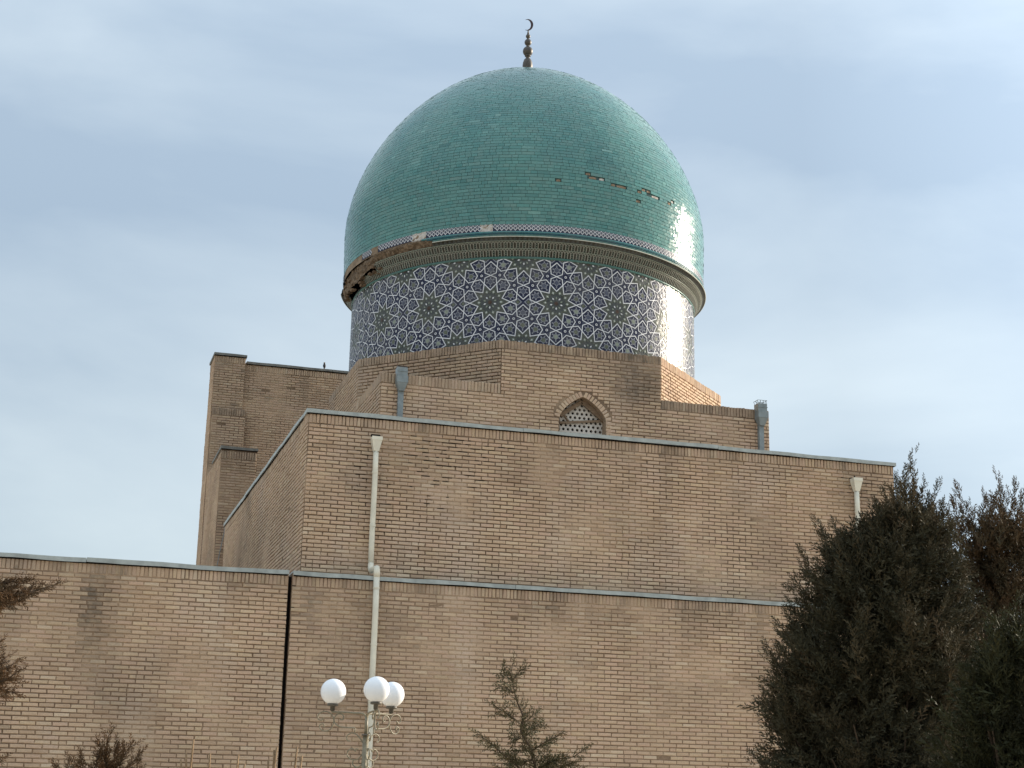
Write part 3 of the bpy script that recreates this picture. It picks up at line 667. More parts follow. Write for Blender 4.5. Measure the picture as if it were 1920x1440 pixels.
lattice(WX - 0.56, WX + 0.60, 7.02, 8.68, YH + 0.22, 0.05, 0.103, 0.0305).build('lattice', M_LATTICE, win)
MB().box((WX - 0.62, YH + 0.60, 7.0), (WX + 0.66, YH + 0.62, 8.75)).build('dark_interior', M_VOID, win)
def board(p0, p1, w, yb, lab='board'):
    a, b = onY(*p0, YH + yb), onY(*p1, YH + yb); d = Vector(b - a); n = Vector((-d.z, 0, d.x)).normalized() * w / 2; t = Vector((0, 0.03, 0)); a, b = Vector(a), Vector(b)
    vs = [a - n, b - n, b + n, a + n]; vs += [v + t for v in vs]
    MB().add(vs, [(0, 1, 2, 3), (7, 6, 5, 4), (0, 4, 5, 1), (1, 5, 6, 2), (2, 6, 7, 3), (3, 7, 4, 0)]).build('board', M_BOARD, win)
board((1050, 792), (1131, 789), 0.045, 0.17); board((1051, 778), (1091, 753.5), 0.085, 0.14); board((1092, 752.5), (1133, 788), 0.10, 0.14)
board((1058, 778), (1066, 789), 0.03, 0.18)
# low domed mounds on the hall corners
for sx in (-1, 1):
    c = (CX + sx * (HA - 0.95), YH + 0.85, ZH - 0.12)
    mbm = MB().lathe([(0.62, 0), (0.55, 0.12), (0.42, 0.22), (0.22, 0.29), (0.02, 0.31)], c, 20)
    mbm.v = [(x + 0.03 * mnoise.noise(Vector((x * 5, y * 5, z * 5))), y, z + 0.03 * mnoise.noise(Vector((x * 6, y * 6, 3)))) for x, y, z in mbm.v]
    mbm.build('squinch_cap', M_PLASTER, mz, True)
# zinc drainpipes of the hall
def zinc_pipe(x, basket, label):
    d = MB().box((x - 0.055, YH - 0.115, 6.8), (x + 0.055, YH - 0.02, 8.36)).build('drainpipe', M_ZINC2, mz); d['label'] = label
    mb = MB(); funnel(mb, x, YH - 0.013, 8.60, 0.22, 0.11, 0.30, 0.13, 0.20)
    mb.build('hopper', M_ZINC2, d)
    hb = MB().box((x - 0.105, YH - 0.19, 8.604), (x + 0.105, YH + 0.02, 8.79)); hb.box((x - 0.115, YH - 0.2, 8.70), (x + 0.115, YH - 0.193, 8.715)); hb.build('outlet_box', M_ZINC2, d)
    if basket:
        bk = MB()
        for k in range(7):
            a = x - 0.10 + 0.2 * k / 6
            for yy in (YH - 0.185, YH + 0.0): bk.tube([(a, yy, 8.79), (a + (0.025 if k % 2 else -0.025), yy, 8.86)], 0.005, 5)
        for yy in (YH - 0.185, YH + 0.0): bk.tube([(x - 0.11, yy, 8.862), (x + 0.11, yy, 8.862)], 0.006, 5)
        for xx in (x - 0.105, x + 0.105): bk.tube([(xx, YH - 0.185, 8.862), (xx, YH, 8.862)], 0.006, 5)
        bk.build('leaf_guard', M_ZINC2, d)
    else:
        MB().box((x - 0.10, YH - 0.18, 8.791), (x + 0.10, YH + 0.01, 8.82)).build('rusty_lid', M_RUST, d)
zinc_pipe(6.63, False, 'square grey drainpipe with rusty lid at the left corner of the hall')
zinc_pipe(14.66, True, 'square grey drainpipe with wire leaf guard at the right corner of the hall')

# ------------------------------------------------------------------ drum with star mosaic
DCX, DCY, DR = 10.53, 34.73, 4.115
DZ0, DZ1 = 9.45, 11.66
SP = 20.0; A_ = math.pi * DR / 18; B_ = A_ * 1.3764
PH = -6.8
drum = MB().lathe([(DR - 0.010, DZ0 - 0.3), (DR - 0.010, DZ1 + 0.12)], (DCX, DCY, 0), 180).build('drum', M_OLIVE, mz, True)
def cyl(ang, pts, z0, r):
    """pattern units -> points on the drum; ang is the pattern centre"""
    return [(r * math.sin(R_(ang) + x * A_ / DR), -r * math.cos(R_(ang) + x * A_ / DR), z0 + y * A_) for x, y in pts]
d2 = lambda a: np.array([math.cos(R_(a)), math.sin(R_(a))])
TIP, XR, APX, CD, RIN = 0.385, 0.618, 0.8506, 0.8944, 0.13
def rot2(p, a): c, s_ = math.cos(R_(a)), math.sin(R_(a)); return np.array([p[0] * c - p[1] * s_, p[0] * s_ + p[1] * c])
# petal along +y
C5 = CD * d2(72); UU = C5 + RIN * d2(252 - 36); UL = np.array([-UU[0], UU[1]]); X1 = XR * d2(72); X2 = XR * d2(108)
PETAL = [np.array([0, TIP]), X1, UU, np.array([0, APX]), UL, X2]
STAR5 = []
for k in range(5): STAR5 += [C5 + 0.2764 * d2(252 + 72 * k), C5 + RIN * d2(288 + 72 * k)]
STAR10 = []
for k in range(10): STAR10 += [TIP * d2(90 + 36 * k), XR * d2(108 + 36 * k)]
# kite above the mid point O (O at origin, stars at (+-1, 0) and (0, +-1.3764))
O5 = np.array([1, 0]) + CD * d2(144); P_ = O5 + 0.2764 * d2(252); KU = O5 + RIN * d2(216)
KITE = [np.array([0, 0.085]), P_, KU, np.array([0, O5[1]]), KU * [-1, 1], P_ * [-1, 1]]
UL2 = O5 + RIN * d2(288); ax = d2(162); v_ = UL2 - np.array([1, 0]); UL2m = 2 * ax * (v_ @ ax) - v_ + np.array([1, 0])
X0 = np.array([1 - XR, 0])
BOW = [np.array([0, 0.085]), P_, UL2m, X0, UL2m * [1, -1], P_ * [1, -1], np.array([0, -0.085]), P_ * [-1, -1], UL2m * [-1, -1], X0 * [-1, 1], UL2m * [-1, 1], P_ * [-1, 1]]
def inset(poly, d):
    """offset every edge of a closed polygon inwards by d"""
    P = [np.asarray(p, float) for p in poly]; n = len(P)
    ar = sum(P[i][0] * P[(i + 1) % n][1] - P[(i + 1) % n][0] * P[i][1] for i in range(n))
    sg = 1 if ar > 0 else -1; out = []
    for i in range(n):
        a, b, c = P[i - 1], P[i], P[(i + 1) % n]
        e1 = (b - a) / np.linalg.norm(b - a); e2 = (c - b) / np.linalg.norm(c - b)
        n1 = sg * np.array([-e1[1], e1[0]]); n2 = sg * np.array([-e2[1], e2[0]])
        m = n1 + n2; k = max(0.35, 1 + n1 @ n2); out.append(b + m * d / k)
    return out
def clipz(poly, lo, hi):
    for s_, lim in ((1, hi), (-1, -lo)):
        out = []
        for i in range(len(poly)):
            a, b = np.asarray(poly[i]), np.asarray(poly[(i + 1) % len(poly)])
            ia, ib = s_ * a[1] <= lim, s_ * b[1] <= lim
            if ia: out.append(a)
            if ia != ib: t = (lim - s_ * a[1]) / (s_ * b[1] - s_ * a[1]); out.append(a + (b - a) * t)
        poly = out
        if len(poly) < 3: return []
    return poly
SW = 0.0122 / A_
def ngon(c, r, n=8, ph=0): return [np.asarray(c) + r * d2(ph + 360 * k / n) for k in range(n)]
def band(mb, ang, z0, poly, w, r, lo, hi, mi, closed=True):
    n = len(poly); pin = inset(poly, w)
    for i in range(n if closed else n - 1):
        q = clipz([poly[i], poly[(i + 1) % n], pin[(i + 1) % n], pin[i]], lo, hi)
        if len(q) >= 3: mb.add(cyl(ang, q, z0, r), [tuple(range(len(q)))], mi)
def fill(mb, ang, z0, poly, r, lo, hi, mi, fan=False):
    q = clipz(poly, lo, hi)
    if len(q) < 3: return
    if fan:
        c = sum(q) / len(q); mb.add(cyl(ang, [c] + list(q), z0, r), [(0, 1 + k, 1 + (k + 1) % len(q)) for k in range(len(q))], mi)
    else: mb.add(cyl(ang, q, z0, r), [tuple(range(len(q)))], mi)
MOS = [M_NAVY, M_WHITE, M_LILAC, M_OLIVE, M_OLIVE2, M_PGREEN, M_SLATE, M_RUST]
def edge_skirt(mb, ang, z0, poly, r, lo, hi, mi):
    q = clipz(poly, lo, hi)
    if len(q) < 3: return
    a = cyl(ang, q, z0, r); b = cyl(ang, q, z0, r - 0.012); n = len(q)
    mb.add(a + b, [(k, (k + 1) % n, n + (k + 1) % n, n + k) for k in range(n)], mi)
def motif(mb, ang, z0, poly, lo, hi, g):
    c = sum(poly) / len(poly)
    ring_ = [c + (p - c) * s_ for p, s_ in zip(np.repeat(np.array(poly), 2, 0) * 0.5 + np.repeat(np.roll(np.array(poly), -1, 0), 2, 0) * np.array([0.0, 0.5] * len(poly))[:, None] + np.repeat(np.array(poly), 2, 0) * np.array([0.5, 0.0] * len(poly))[:, None], [0.56, 0.47] * len(poly))]
    band(mb, ang, z0, ring_, 0.020, DR + 0.0055, lo, hi, 2)
    for p in poly:
        fill(mb, ang, z0, ngon(c + (p - c) * 0.62, 0.026, 6, g.uniform(0, 60)), DR + 0.0058, lo, hi, 2)
    inner = [c + (p - c) * 0.36 for p in poly]
    fill(mb, ang, z0, inner, DR + 0.005, lo, hi, 6 if g.random() < 0.35 else 4 if g.random() < 0.7 else 5)
def tile_shape(kind, base, ang, z0, lo, hi, g):
    mb = MB(); p = inset(base, SW * 0.8)
    if kind in ('petal', 'kite'):
        fill(mb, ang, z0, p, DR + 0.002, lo, hi, 0); edge_skirt(mb, ang, z0, p, DR + 0.002, lo, hi, 0); motif(mb, ang, z0, [np.asarray(q) for q in p], lo, hi, g)
    elif kind == 'star5':
        fill(mb, ang, z0, p, DR + 0.002, lo, hi, 0, True); edge_skirt(mb, ang, z0, p, DR + 0.002, lo, hi, 0)
        c = sum(p) / 10
        for k in range(0, 10, 2):
            t = p[k]; fill(mb, ang, z0, [c + (t - c) * 0.80, c + (p[(k + 1) % 10] - c) * 0.85 * 0.6 + (t - c) * 0.2, c + (t - c) * 0.42, c + (p[k - 1] - c) * 0.85 * 0.6 + (t - c) * 0.2], DR + 0.0045, lo, hi, 6)
        fill(mb, ang, z0, ngon(c, 0.040, 10), DR + 0.0055, lo, hi, 1); fill(mb, ang, z0, ngon(c, 0.018, 8), DR + 0.008, lo, hi, 0)
    elif kind == 'star10':
        fill(mb, ang, z0, p, DR + 0.001, lo, hi, 3, lo < -9 and hi > 9)
        edge_skirt(mb, ang, z0, p, DR + 0.001, lo, hi, 3)
        band(mb, ang, z0, [q * 0.90 for q in p], 0.013, DR + 0.004, lo, hi, 4)
        inner10 = []
        for k in range(10): inner10 += [0.30 * d2(90 + 36 * k), 0.42 * d2(108 + 36 * k)]
        band(mb, ang, z0, inner10, 0.012, DR + 0.0045, lo, hi, 4)
        for k in range(10):
            a = 108 + 36 * k
            lz = [d2(a) * (0.335 + e * 0.058) + d2(a + 90) * f_ * 0.045 for e, f_ in ((-1, 0), (0, 1), (1, 0), (0, -1))]
            fill(mb, ang, z0, lz, DR + 0.006, lo, hi, 5); fill(mb, ang, z0, ngon(d2(a) * 0.335, 0.017, 6), DR + 0.0085, lo, hi, 1)
            s2 = [d2(a + 18) * (0.165 + e * 0.045) + d2(a + 108) * f_ * 0.026 for e, f_ in ((-1, 0), (0, 1), (1, 0), (0, -1))]
            fill(mb, ang, z0, s2, DR + 0.006, lo, hi, 1 if k % 2 == 0 else 5)
        fill(mb, ang, z0, ngon((0, 0), 0.062, 10), DR + 0.006, lo, hi, 7)
    elif kind == 'bow':
        for sx in (1, -1):
            half = [np.array([0, 0.02])] + [np.array([max(0.0, q[0] * sx) * sx, q[1]]) for q in (P_ * [sx, 1], UL2m * [sx, 1], X0 * [sx, 1], UL2m * [sx, -1], P_ * [sx, -1])] + [np.array([0, -0.02])]
        fill(mb, ang, z0, p, DR + 0.001, lo, hi, 0, True); edge_skirt(mb, ang, z0, p, DR + 0.001, lo, hi, 0)
        for sx in (-1, 1):
            dm = [np.array([sx * (0.16 + e * 0.13), f_ * 0.125]) for e, f_ in ((-1, 0), (0, 1), (1, 0), (0, -1))]
            band(mb, ang, z0, dm, 0.03, DR + 0.005, lo, hi, 2); fill(mb, ang, z0, [np.array([sx * 0.16, 0]) + (q - np.array([sx * 0.16, 0])) * 0.5 for q in dm], DR + 0.0045, lo, hi, 4)
    return mb
shapes = {}
straps = MB(); mosaic_rest = MB(); tile_jobs = []
for row in (-2, -1, 0, 1, 2):
    zr = 10.68 + row * B_; odd = row % 2 != 0
    lo, hi = (DZ0 - 0.05 - zr) / A_, (DZ1 - zr) / A_
    if lo > 1.4 or hi < -1.4: continue
    for col in range(18):
        ang = PH + SP * col + (SP / 2 if odd else 0); ang = (ang + 180) % 360 - 180
        jobs = [('star10', STAR10, ang, zr)]
        for k in range(10):
            a = 90 + 36 * k; jobs.append(('petal', [rot2(p, a - 90) for p in PETAL], ang, zr))
        for a in (0, 36, 144, 180):      # five-pointed stars owned by this star: the others belong to its neighbours
            if row == -2 and False: continue
            jobs.append(('star5', [rot2(p, a) * 1 for p in STAR5], ang, zr)) if a in (0, 36) else None
        jobs = [j for j in jobs if j]
        jobs.append(('star5', [rot2(p, 36 * 7) for p in STAR5], ang, zr)); jobs.append(('star5', [rot2(p, -36) for p in STAR5], ang, zr)) if False else None
        oang = ang + SP / 2
        jobs.append(('bow', BOW, oang, zr)); jobs.append(('kite', KITE, oang, zr)); jobs.append(('kite', [q * [1, -1] for q in KITE], oang, zr))
        # the four five-pointed stars round the mid point O
        jobs = [j for j in jobs if j[0] != 'star5']
        for sx in (-1, 1):
            for sy in (-1, 1):
                c = O5 * [sx, sy]; base = O5
                s5 = []
                for k in range(5): s5 += [O5 + 0.2764 * d2(324 + 72 * k), O5 + RIN * d2(0 + 72 * k)]
                jobs.append(('star5', [q * [sx, sy] for q in s5], oang, zr))
        for kind, poly, an, z in jobs:
            q = clipz([np.asarray(p, float) for p in poly], lo, hi)
            if len(q) < 3: continue
            ys = [p[1] for p in poly]
            if max(ys) - max(lo, min(ys)) < 0.05: continue
            tile_jobs.append((kind, [np.asarray(p, float) for p in poly], an, z, lo, hi))
            band(straps, an, z, [np.asarray(p, float) for p in poly], SW * 0.85, DR + 0.0075, lo, hi, 0)
            if kind == 'star10': pass
# largest mosaic pieces in the photo become objects
def job_px(j):
    kind, poly, an, z, lo, hi = j
    c = sum(poly) / len(poly); P = np.array(cyl(an, [c], z, DR)[0]) + np.array([DCX, DCY, 0]); n = (P - np.array([DCX, DCY, P[2]])) / DR
    x, y, zz = proj(P); f = -(P @ n) / np.linalg.norm(P)
    ar = {'star10': 4, 'petal': 1.0, 'kite': 0.9, 'star5': 0.6, 'bow': 1.2}[kind]
    return ar * max(0, f) if (P[2] > 9.55 and f > 0.05) else 0
order = sorted(range(len(tile_jobs)), key=lambda i: -job_px(tile_jobs[i])); keep = set(i for i in order[:300] if job_px(tile_jobs[i]) > 0)
gm = random.Random(3)
share = {}
for i, (kind, poly, an, z, lo, hi) in enumerate(tile_jobs):
    inside = all(lo <= p[1] <= hi for p in poly)
    key = (kind, tuple(np.round(np.array(poly).ravel(), 3)), round(z, 3), 'full' if inside else (round(lo, 3), round(hi, 3)))
    if i in keep:
        if key not in share:
            t_ = tile_shape(kind, poly, 0.0, z, lo, hi, gm)
            o = t_.build('mosaic_tile', MOS, None); share[key] = o.data; COL.objects.unlink(o); bpy.data.objects.remove(o)
        o = bpy.data.objects.new('mosaic_tile', share[key]); COL.objects.link(o)
        o.parent = drum; o.location = Vector((DCX + gm.uniform(-.0012, .0012), DCY + gm.uniform(-.0012, .0012), gm.uniform(-.002, .002))) - parent_world(drum); o.rotation_euler = (0, 0, R_(an + gm.uniform(-.03, .03)))
    else:
        t_ = tile_shape(kind, poly, an, z, lo, hi, gm); off = len(mosaic_rest.v)
        mosaic_rest.v += [(x + DCX, y + DCY, zz) for x, y, zz in t_.v]; mosaic_rest.f += [tuple(k + off for k in f) for f in t_.f]; mosaic_rest.m += t_.m
straps.v = [(x + DCX, y + DCY, z) for x, y, z in straps.v]
straps.build('strapwork', M_WHITE, drum)
o = mosaic_rest.build('mosaic_work', MOS, drum); o['kind'] = 'stuff'

# ------------------------------------------------------------------ cornice
BR0, BR1 = -104.0, -44.0                       # broken sector, degrees from the front
cor = MB().lathe([(DR + 0.004, DZ1 + 0.002), (DR + 0.016, DZ1 + 0.006), (DR + 0.020, DZ1 + 0.045), (DR + 0.012, DZ1 + 0.055)], (DCX, DCY, 0), 180).build('cornice', M_TEALBAND, mz, True)
def ring(name, prof, mat, a0=0, a1=360, seg=180, parent=cor, smooth=True): return MB().lathe(prof, (DCX, DCY, 0), seg, 0, a0, a1).build(name, mat, parent, smooth)
N1 = [(DR + 0.018, 11.716, DR + 0.085, 11.865), (DR + 0.100, 11.878, DR + 0.185, 12.005)]
gn = random.Random(8)
for ri, (ra, za, rb, zb) in enumerate(N1):
    n = 396; mb = MB(); a_lo = -180
    for k in range(n):
        a = -180 + 360 * (k + 0.5) / n
        if ri == 1 and -100 < a < -69: continue
        if ri == 0 and -96 < a < -80: continue
        h = 360 / n / 2
        def pt(da, t, out): r = ra + (rb - ra) * t + out; q = R_(a + da); return (DCX + r * math.sin(q), DCY - r * math.cos(q), za + (zb - za) * t)
        mi = 1 if k % 2 else 2
        mb.add([pt(-h, 0, -.012), pt(h, 0, -.012), pt(h, 1, -.012), pt(-h, 1, -.012)], [(0, 1, 2, 3)], mi)
        w_ = h * 0.27
        for s_ in (-1, 1):           # posts and the two halves of the little arch
            e0, e1 = s_ * h, s_ * (h - w_)
            mb.add([pt(e0, 0, 0.004), pt(e1, 0, 0.004), pt(e1, .68, 0.004), pt(e0, .68, 0.004), pt(e1, 0, -.012), pt(e1, .68, -.012)], [(0, 1, 2, 3), (1, 4, 5, 2)], 0)
            mb.add([pt(e0, .68, 0.004), pt(e1, .68, 0.004), pt(s_ * 0.02, .88, 0.004), pt(s_ * 0.02, 1.0, 0.004), pt(e0, .80, .004)], [(0, 1, 2, 3, 4)], 0)
            mb.add([pt(e1, .68, 0.004), pt(s_ * 0.02, .88, 0.004), pt(s_ * 0.02, .88, -.012), pt(e1, .68, -.012)], [(0, 1, 2, 3)], 0)
            mb.add([pt(e0, .80, -.002), pt(s_ * 0.02, 1.0, -.002), pt(e0, 1.0, -.002)], [(0, 1, 2)], mi)
        if k % 2:
            for t0 in (0.2, 0.5): mb.add([pt(-h * .2, t0, -.006), pt(h * .2, t0, -.006), pt(h * .2, t0 + .12, -.006), pt(-h * .2, t0 + .12, -.006)], [(0, 1, 2, 3)], 3)
    o = mb.build('niche_row', [M_CREAM, M_NICHE_G, M_NICHE_B, M_PGREEN], cor); o['kind'] = 'stuff'
    sp = (-68, 260) if ri == 1 else (-79, 263)
    ring('niche_ledge', [(rb - 0.02, zb - 0.004), (rb + 0.012, zb), (rb + 0.014, zb + 0.010), (rb + 0.006, zb + 0.014)], M_PGREEN, *sp)
# dark zigzag course below the lip
mb = MB(); n = 260
for k in range(n):
    a = -180 + 360 * (k + 0.5) / n
    if BR0 < a < BR1: continue
    h = 360 / n / 2
    def pz(da, r, z): q = R_(a + da); return (DCX + r * math.sin(q), DCY - r * math.cos(q), z)
    mb.add([pz(-h, 4.315, 12.018), pz(h, 4.315, 12.018), pz(h, 4.375, 12.066), pz(-h, 4.375, 12.066)], [(0, 1, 2, 3)], 0)
    mb.add([pz(-h * .8, 4.385, 12.066), pz(h * .8, 4.385, 12.066), pz(0, 4.325, 12.020)], [(0, 1, 2)], 1)
o = mb.build('zigzag_course', [M_OLIVE, M_NICHE_B], cor); o['kind'] = 'stuff'
ring('soffit', [(4.29, 12.060), (4.400, 12.0665)], M_OLIVE, BR1, 360 + BR0)
ring('lip', [(4.398, 12.0675), (4.406, 12.068), (4.412, 12.076), (4.405, 12.087), (4.35, 12.092)], M_LIP, BR1, 360 + BR0)
ring('moulding', [(4.36, 12.088), (4.393, 12.094), (4.400, 12.112), (4.386, 12.130), (4.37, 12.134)], M_TEALBAND, BR1, 360 + BR0)
ring('moulding', [(4.355, 12.132), (4.385, 12.137), (4.392, 12.155), (4.378, 12.172), (4.36, 12.176)], M_TEALDARK, BR1 - 2, 360 + BR0)
ring('moulding', [(4.35, 12.174), (4.376, 12.178), (4.384, 12.194), (4.372, 12.210), (4.345, 12.214)], M_TEALLITE, BR1 - 4, 360 + BR0)
# broken part of the cornice: clay and brick core
mb = MB(); ns, npf = 220, 12; vs = []
for k in range(ns + 1):
    a = BR0 - 6 + (BR1 + 4 - BR0 + 6) * k / ns
    deep = max(0.0, min(1.0, (-66 - a) / 14.0)) * max(0.0, min(1.0, (a + 104) / 6.0))
    for i in range(npf):
        t = i / (npf - 1); lo_ = 12.03 - 0.22 * deep; z = lo_ + (12.222 - lo_) * t
        endk = min(1.0, max(0.0, (BR1 - a) / 5.0)); r = 4.235 + (0.10 + 0.03 * endk) * math.sin(math.pi * (0.12 + 0.78 * t)) - 0.08 * deep * math.sin(math.pi * t) - 0.03 * (1 - deep) * math.sin(2 * math.pi * t)
        nv = mnoise.fractal(Vector((a * 0.45, t * 2.2, 2.0)), 0.9, 2.0, 5)
        r += 0.045 * nv + 0.018 * mnoise.noise(Vector((a * 1.9, t * 5.0, 4.0))); z += 0.014 * mnoise.noise(Vector((a * 1.1, t * 6, 7)))
        q = R_(a); vs.append((DCX + r * math.sin(q), DCY - r * math.cos(q), z))
mb.add(vs, [(k * npf + i, (k + 1) * npf + i, (k + 1) * npf + i + 1, k * npf + i + 1) for k in range(ns) for i in range(npf - 1)])
mb.build('broken_cornice', M_BROKEN, cor)
mb = MB(); g = random.Random(4)
for k in range(60):
    a = R_(g.uniform(BR0 + 2, -66)); r = g.uniform(4.17, 4.29); z = g.uniform(11.72, 12.16); s_ = g.uniform(0.03, 0.07)
    c = Vector((DCX + r * math.sin(a), DCY - r * math.cos(a), z)); M = Matrix.Rotation(a, 3, 'Z')
    vs = [c + M @ Vector((sx * s_, sy * s_ * 0.8, sz * s_ * 0.35)) + Vector([g.uniform(-.01, .01) for _ in range(3)]) for sx in (-1, 1) for sy in (-1, 1) for sz in (-1, 1)]
    mb.add(vs, [(0, 1, 3, 2), (4, 6, 7, 5), (0, 4, 5, 1), (2, 3, 7, 6), (0, 2, 6, 4), (1, 5, 7, 3)])
o = mb.build('rubble', M_RUBBLE, cor); o['kind'] = 'stuff'
# frieze of white rhombs
GAPS = [(-29.6, -25.4), (-51.8, -46.4), (-69.5, -66.2), (-95, -75.5)]
in_gap = lambda a: any(lo < a < hi for lo, hi in GAPS)
FZ0, FZ1, FR = 12.215, 12.375, 4.352
fr = ring('frieze', [(FR - 0.012, FZ0 - 0.02), (FR - 0.012, FZ1 + 0.03)], M_PLASTER, seg=240)
nF = 278; mb = MB()
def pf(a, z, out): q = R_(a); r = FR + out; return (DCX + r * math.sin(q), DCY - r * math.cos(q), z)
FH = FZ1 - FZ0
for k in range(nF):
    a = -180 + 360 * (k + 0.5) / nF; h = 180 / nF
    if in_gap(a): continue
    mb.add([pf(a - h, FZ0, 0), pf(a + h, FZ0, 0), pf(a + h, FZ1, 0), pf(a - h, FZ1, 0)], [(0, 1, 2, 3)], 0)
    def rh(ca, cz, hw, hh, out, mi): mb.add([pf(ca, cz - hh, out), pf(ca + hw, cz, out), pf(ca, cz + hh, out), pf(ca - hw, cz, out)], [(0, 1, 2, 3)], mi)
    zu, zl = FZ0 + FH * 0.68, FZ0 + FH * 0.44
    rh(a + h, zl, h * 1.04, FH * 0.40, 0.004, 1); rh(a + h, zl, h * 0.62, FH * 0.24, 0.0065, 3)
    rh(a, zu, h * 0.98, FH * 0.34, 0.008, 1); rh(a, zu, h * 0.66, FH * 0.235, 0.0105, 0); rh(a, zu, h * 0.28, FH * 0.10, 0.013, 2)
    rh(a + h, FZ0 + FH * .93, h * 0.5, FH * 0.07, 0.003, 2)
o = mb.build('rhomb_inlay', [M_NAVY, M_WHITE, M_LILAC, M_SLATE], fr); o['kind'] = 'stuff'
for lo, hi in GAPS:
    if lo < -90: continue
    mb = MB(); n = 8; vs = []
    for k in range(n + 1):
        a = lo + (hi - lo) * k / n
        for i in range(6): vs.append(pf(a, FZ0 - 0.01 + (FH + 0.02) * i / 5, -0.008 + 0.02 * mnoise.noise(Vector((a * 2.2, i * 0.9, 5)))))
    mb.add(vs, [(k * 6 + i, (k + 1) * 6 + i, (k + 1) * 6 + i + 1, k * 6 + i + 1) for k in range(n) for i in range(5)]); mb.build('bare_patch', M_PALE if lo > -60 else M_PLASTER, fr)

# ------------------------------------------------------------------ dome
Z0D, RM, HD, PW, QW = 13.476, 4.372, 4.443, 1.752, 1.825
def dome_r(z):
    if z < Z0D: return RM - 0.03 * ((Z0D - z) / (Z0D - 12.35)) ** 2
    t = min(1.0, (z - Z0D) / HD); return RM * max(0.0, 1 - t ** PW) ** (1 / QW)
prof = [(dome_r(z), z) for z in np.concatenate([np.linspace(12.375, Z0D, 12)[:-1], Z0D + HD * (1 - (1 - np.linspace(0, 1, 60)) ** 1.6)])]
fine = [prof[0]]
for a, b in zip(prof, prof[1:]):
    for k in range(1, 9): t = k / 8; z = a[1] + (b[1] - a[1]) * t; fine.append((dome_r(z), z))
fine = np.array(fine); arcl = np.concatenate([[0], np.cumsum(np.hypot(*np.diff(fine, axis=0).T))])
dome = MB().lathe([(r - 0.018, z) for r, z in prof], (DCX, DCY, 0), 160).build('dome', M_GROUT, mz, True)
HOLES = [(1052, 333.5), (1047, 338), (1101, 327.5), (1110, 331), (1121, 336), (1155, 344), (1161, 349), (1167, 352), (1203, 359), (1213, 361), (1210, 356), (1218, 366), (1226, 368), (1193, 378), (1261, 377), (1257, 382), (1318, 470), (1319, 482), (1320, 497), (1320, 510), (1199, 362)]
HOLES = np.array(HOLES, float)
NC = int(arcl[-1] / 0.0785); ch = arcl[-1] / NC
gd = random.Random(12); tiles = []
for j in range(NC):
    s0, s1 = j * ch + 0.0044, (j + 1) * ch - 0.0044
    r0, z0 = np.interp(s0, arcl, fine[:, 0]), np.interp(s0, arcl, fine[:, 1]); r1, z1 = np.interp(s1, arcl, fine[:, 0]), np.interp(s1, arcl, fine[:, 1])
    rm = (r0 + r1) / 2; n = max(8, round(2 * math.pi * rm / 0.1405)); st = 2 * math.pi / n; off = (0.5 if j % 2 else 0) * st + gd.uniform(-.3, .3) * st
    k = 0
    dr, dz = r1 - r0, z1 - z0; ln = math.hypot(dr, dz); nr, nz = dz / ln, -dr / ln
    while k < n:
        m = 2 if (gd.random() < 0.22 and k < n - 1) else 1
        a0, a1 = off + k * st, off + (k + m) * st; k += m
        ga = 0.0032 / max(0.05, rm)
        tiles.append((a0 + ga, a1 - ga, r0, z0, r1, z1, nr, nz))
T = np.array(tiles); am = (T[:, 0] + T[:, 1]) / 2; rmid = (T[:, 2] + T[:, 4]) / 2; zmid = (T[:, 3] + T[:, 5]) / 2
Pm = np.stack([DCX + rmid * np.sin(am), DCY - rmid * np.cos(am), zmid], 1); Nm = np.stack([T[:, 6] * np.sin(am), -T[:, 6] * np.cos(am), T[:, 7]], 1)
px, py, pz_ = proj(Pm); fc = -np.sum(Pm * Nm, 1) / np.linalg.norm(Pm, axis=1)
near = np.zeros(len(T), bool)
for hx, hy in HOLES:
    dd = np.hypot(px - hx, (py - hy) * 1.8) + (fc < 0.02) * 1e6
    near[np.argmin(dd)] = True
gdn = np.random.default_rng(5)
areaT = (T[:, 1] - T[:, 0]) * rmid * np.clip(fc, 0, 1) / pz_ ** 2; areaT[near] = -1; areaT[fc < 0.1] = 0
pick = set(np.argsort(-areaT)[:300].tolist())
def tile_verts(idx):
    t = T[idx]; n = len(t)
    tilt = gdn.normal(0, 0.0018, (n, 4)); out = 0.0 + gdn.uniform(0, 0.0022, (n, 1)) + tilt
    V = np.empty((n, 8, 3))
    mid = (t[:, 0] + t[:, 1]) / 2
    for c, (ai, ri) in enumerate(((0, 2), (1, 2), (1, 4), (0, 4))):
        a, r, z = t[:, ai], t[:, ri], t[:, ri + 1]
        for lay, (o_, ins_) in enumerate(((-0.022, 0.0), (out[:, c], 0.0))):
            rr = r + t[:, 6] * o_; zz = z + t[:, 7] * o_
            V[:, lay * 4 + c] = np.stack([DCX + rr * np.sin(a), DCY - rr * np.cos(a), zz], 1)
    return V
TQ = np.array([(4, 5, 6, 7), (0, 1, 5, 4), (1, 2, 6, 5), (2, 3, 7, 6), (3, 0, 4, 7)])
tone = np.clip(gdn.normal(0.5, 0.15, len(T)), 0, 0.99)
hi_z = np.clip((zmid - 16.3) / 1.6, 0, 1); dustv = np.clip(0.16 + 0.30 * hi_z + gdn.normal(0, 0.07, len(T)), 0, 1)
rest = np.array([i for i in range(len(T)) if not near[i] and i not in pick]); pk = np.array(sorted(pick))
Vr = tile_verts(rest) - np.array(parent_world(dome))
o = link(bpy.data.objects.new('tilework', mesh_np('tilework', Vr, (TQ[None] + 8 * np.arange(len(rest))[:, None, None]).reshape(-1, 4), [M_TURQ], np.repeat(np.stack([tone[rest], dustv[rest]], 1), 5, 0))), dome)
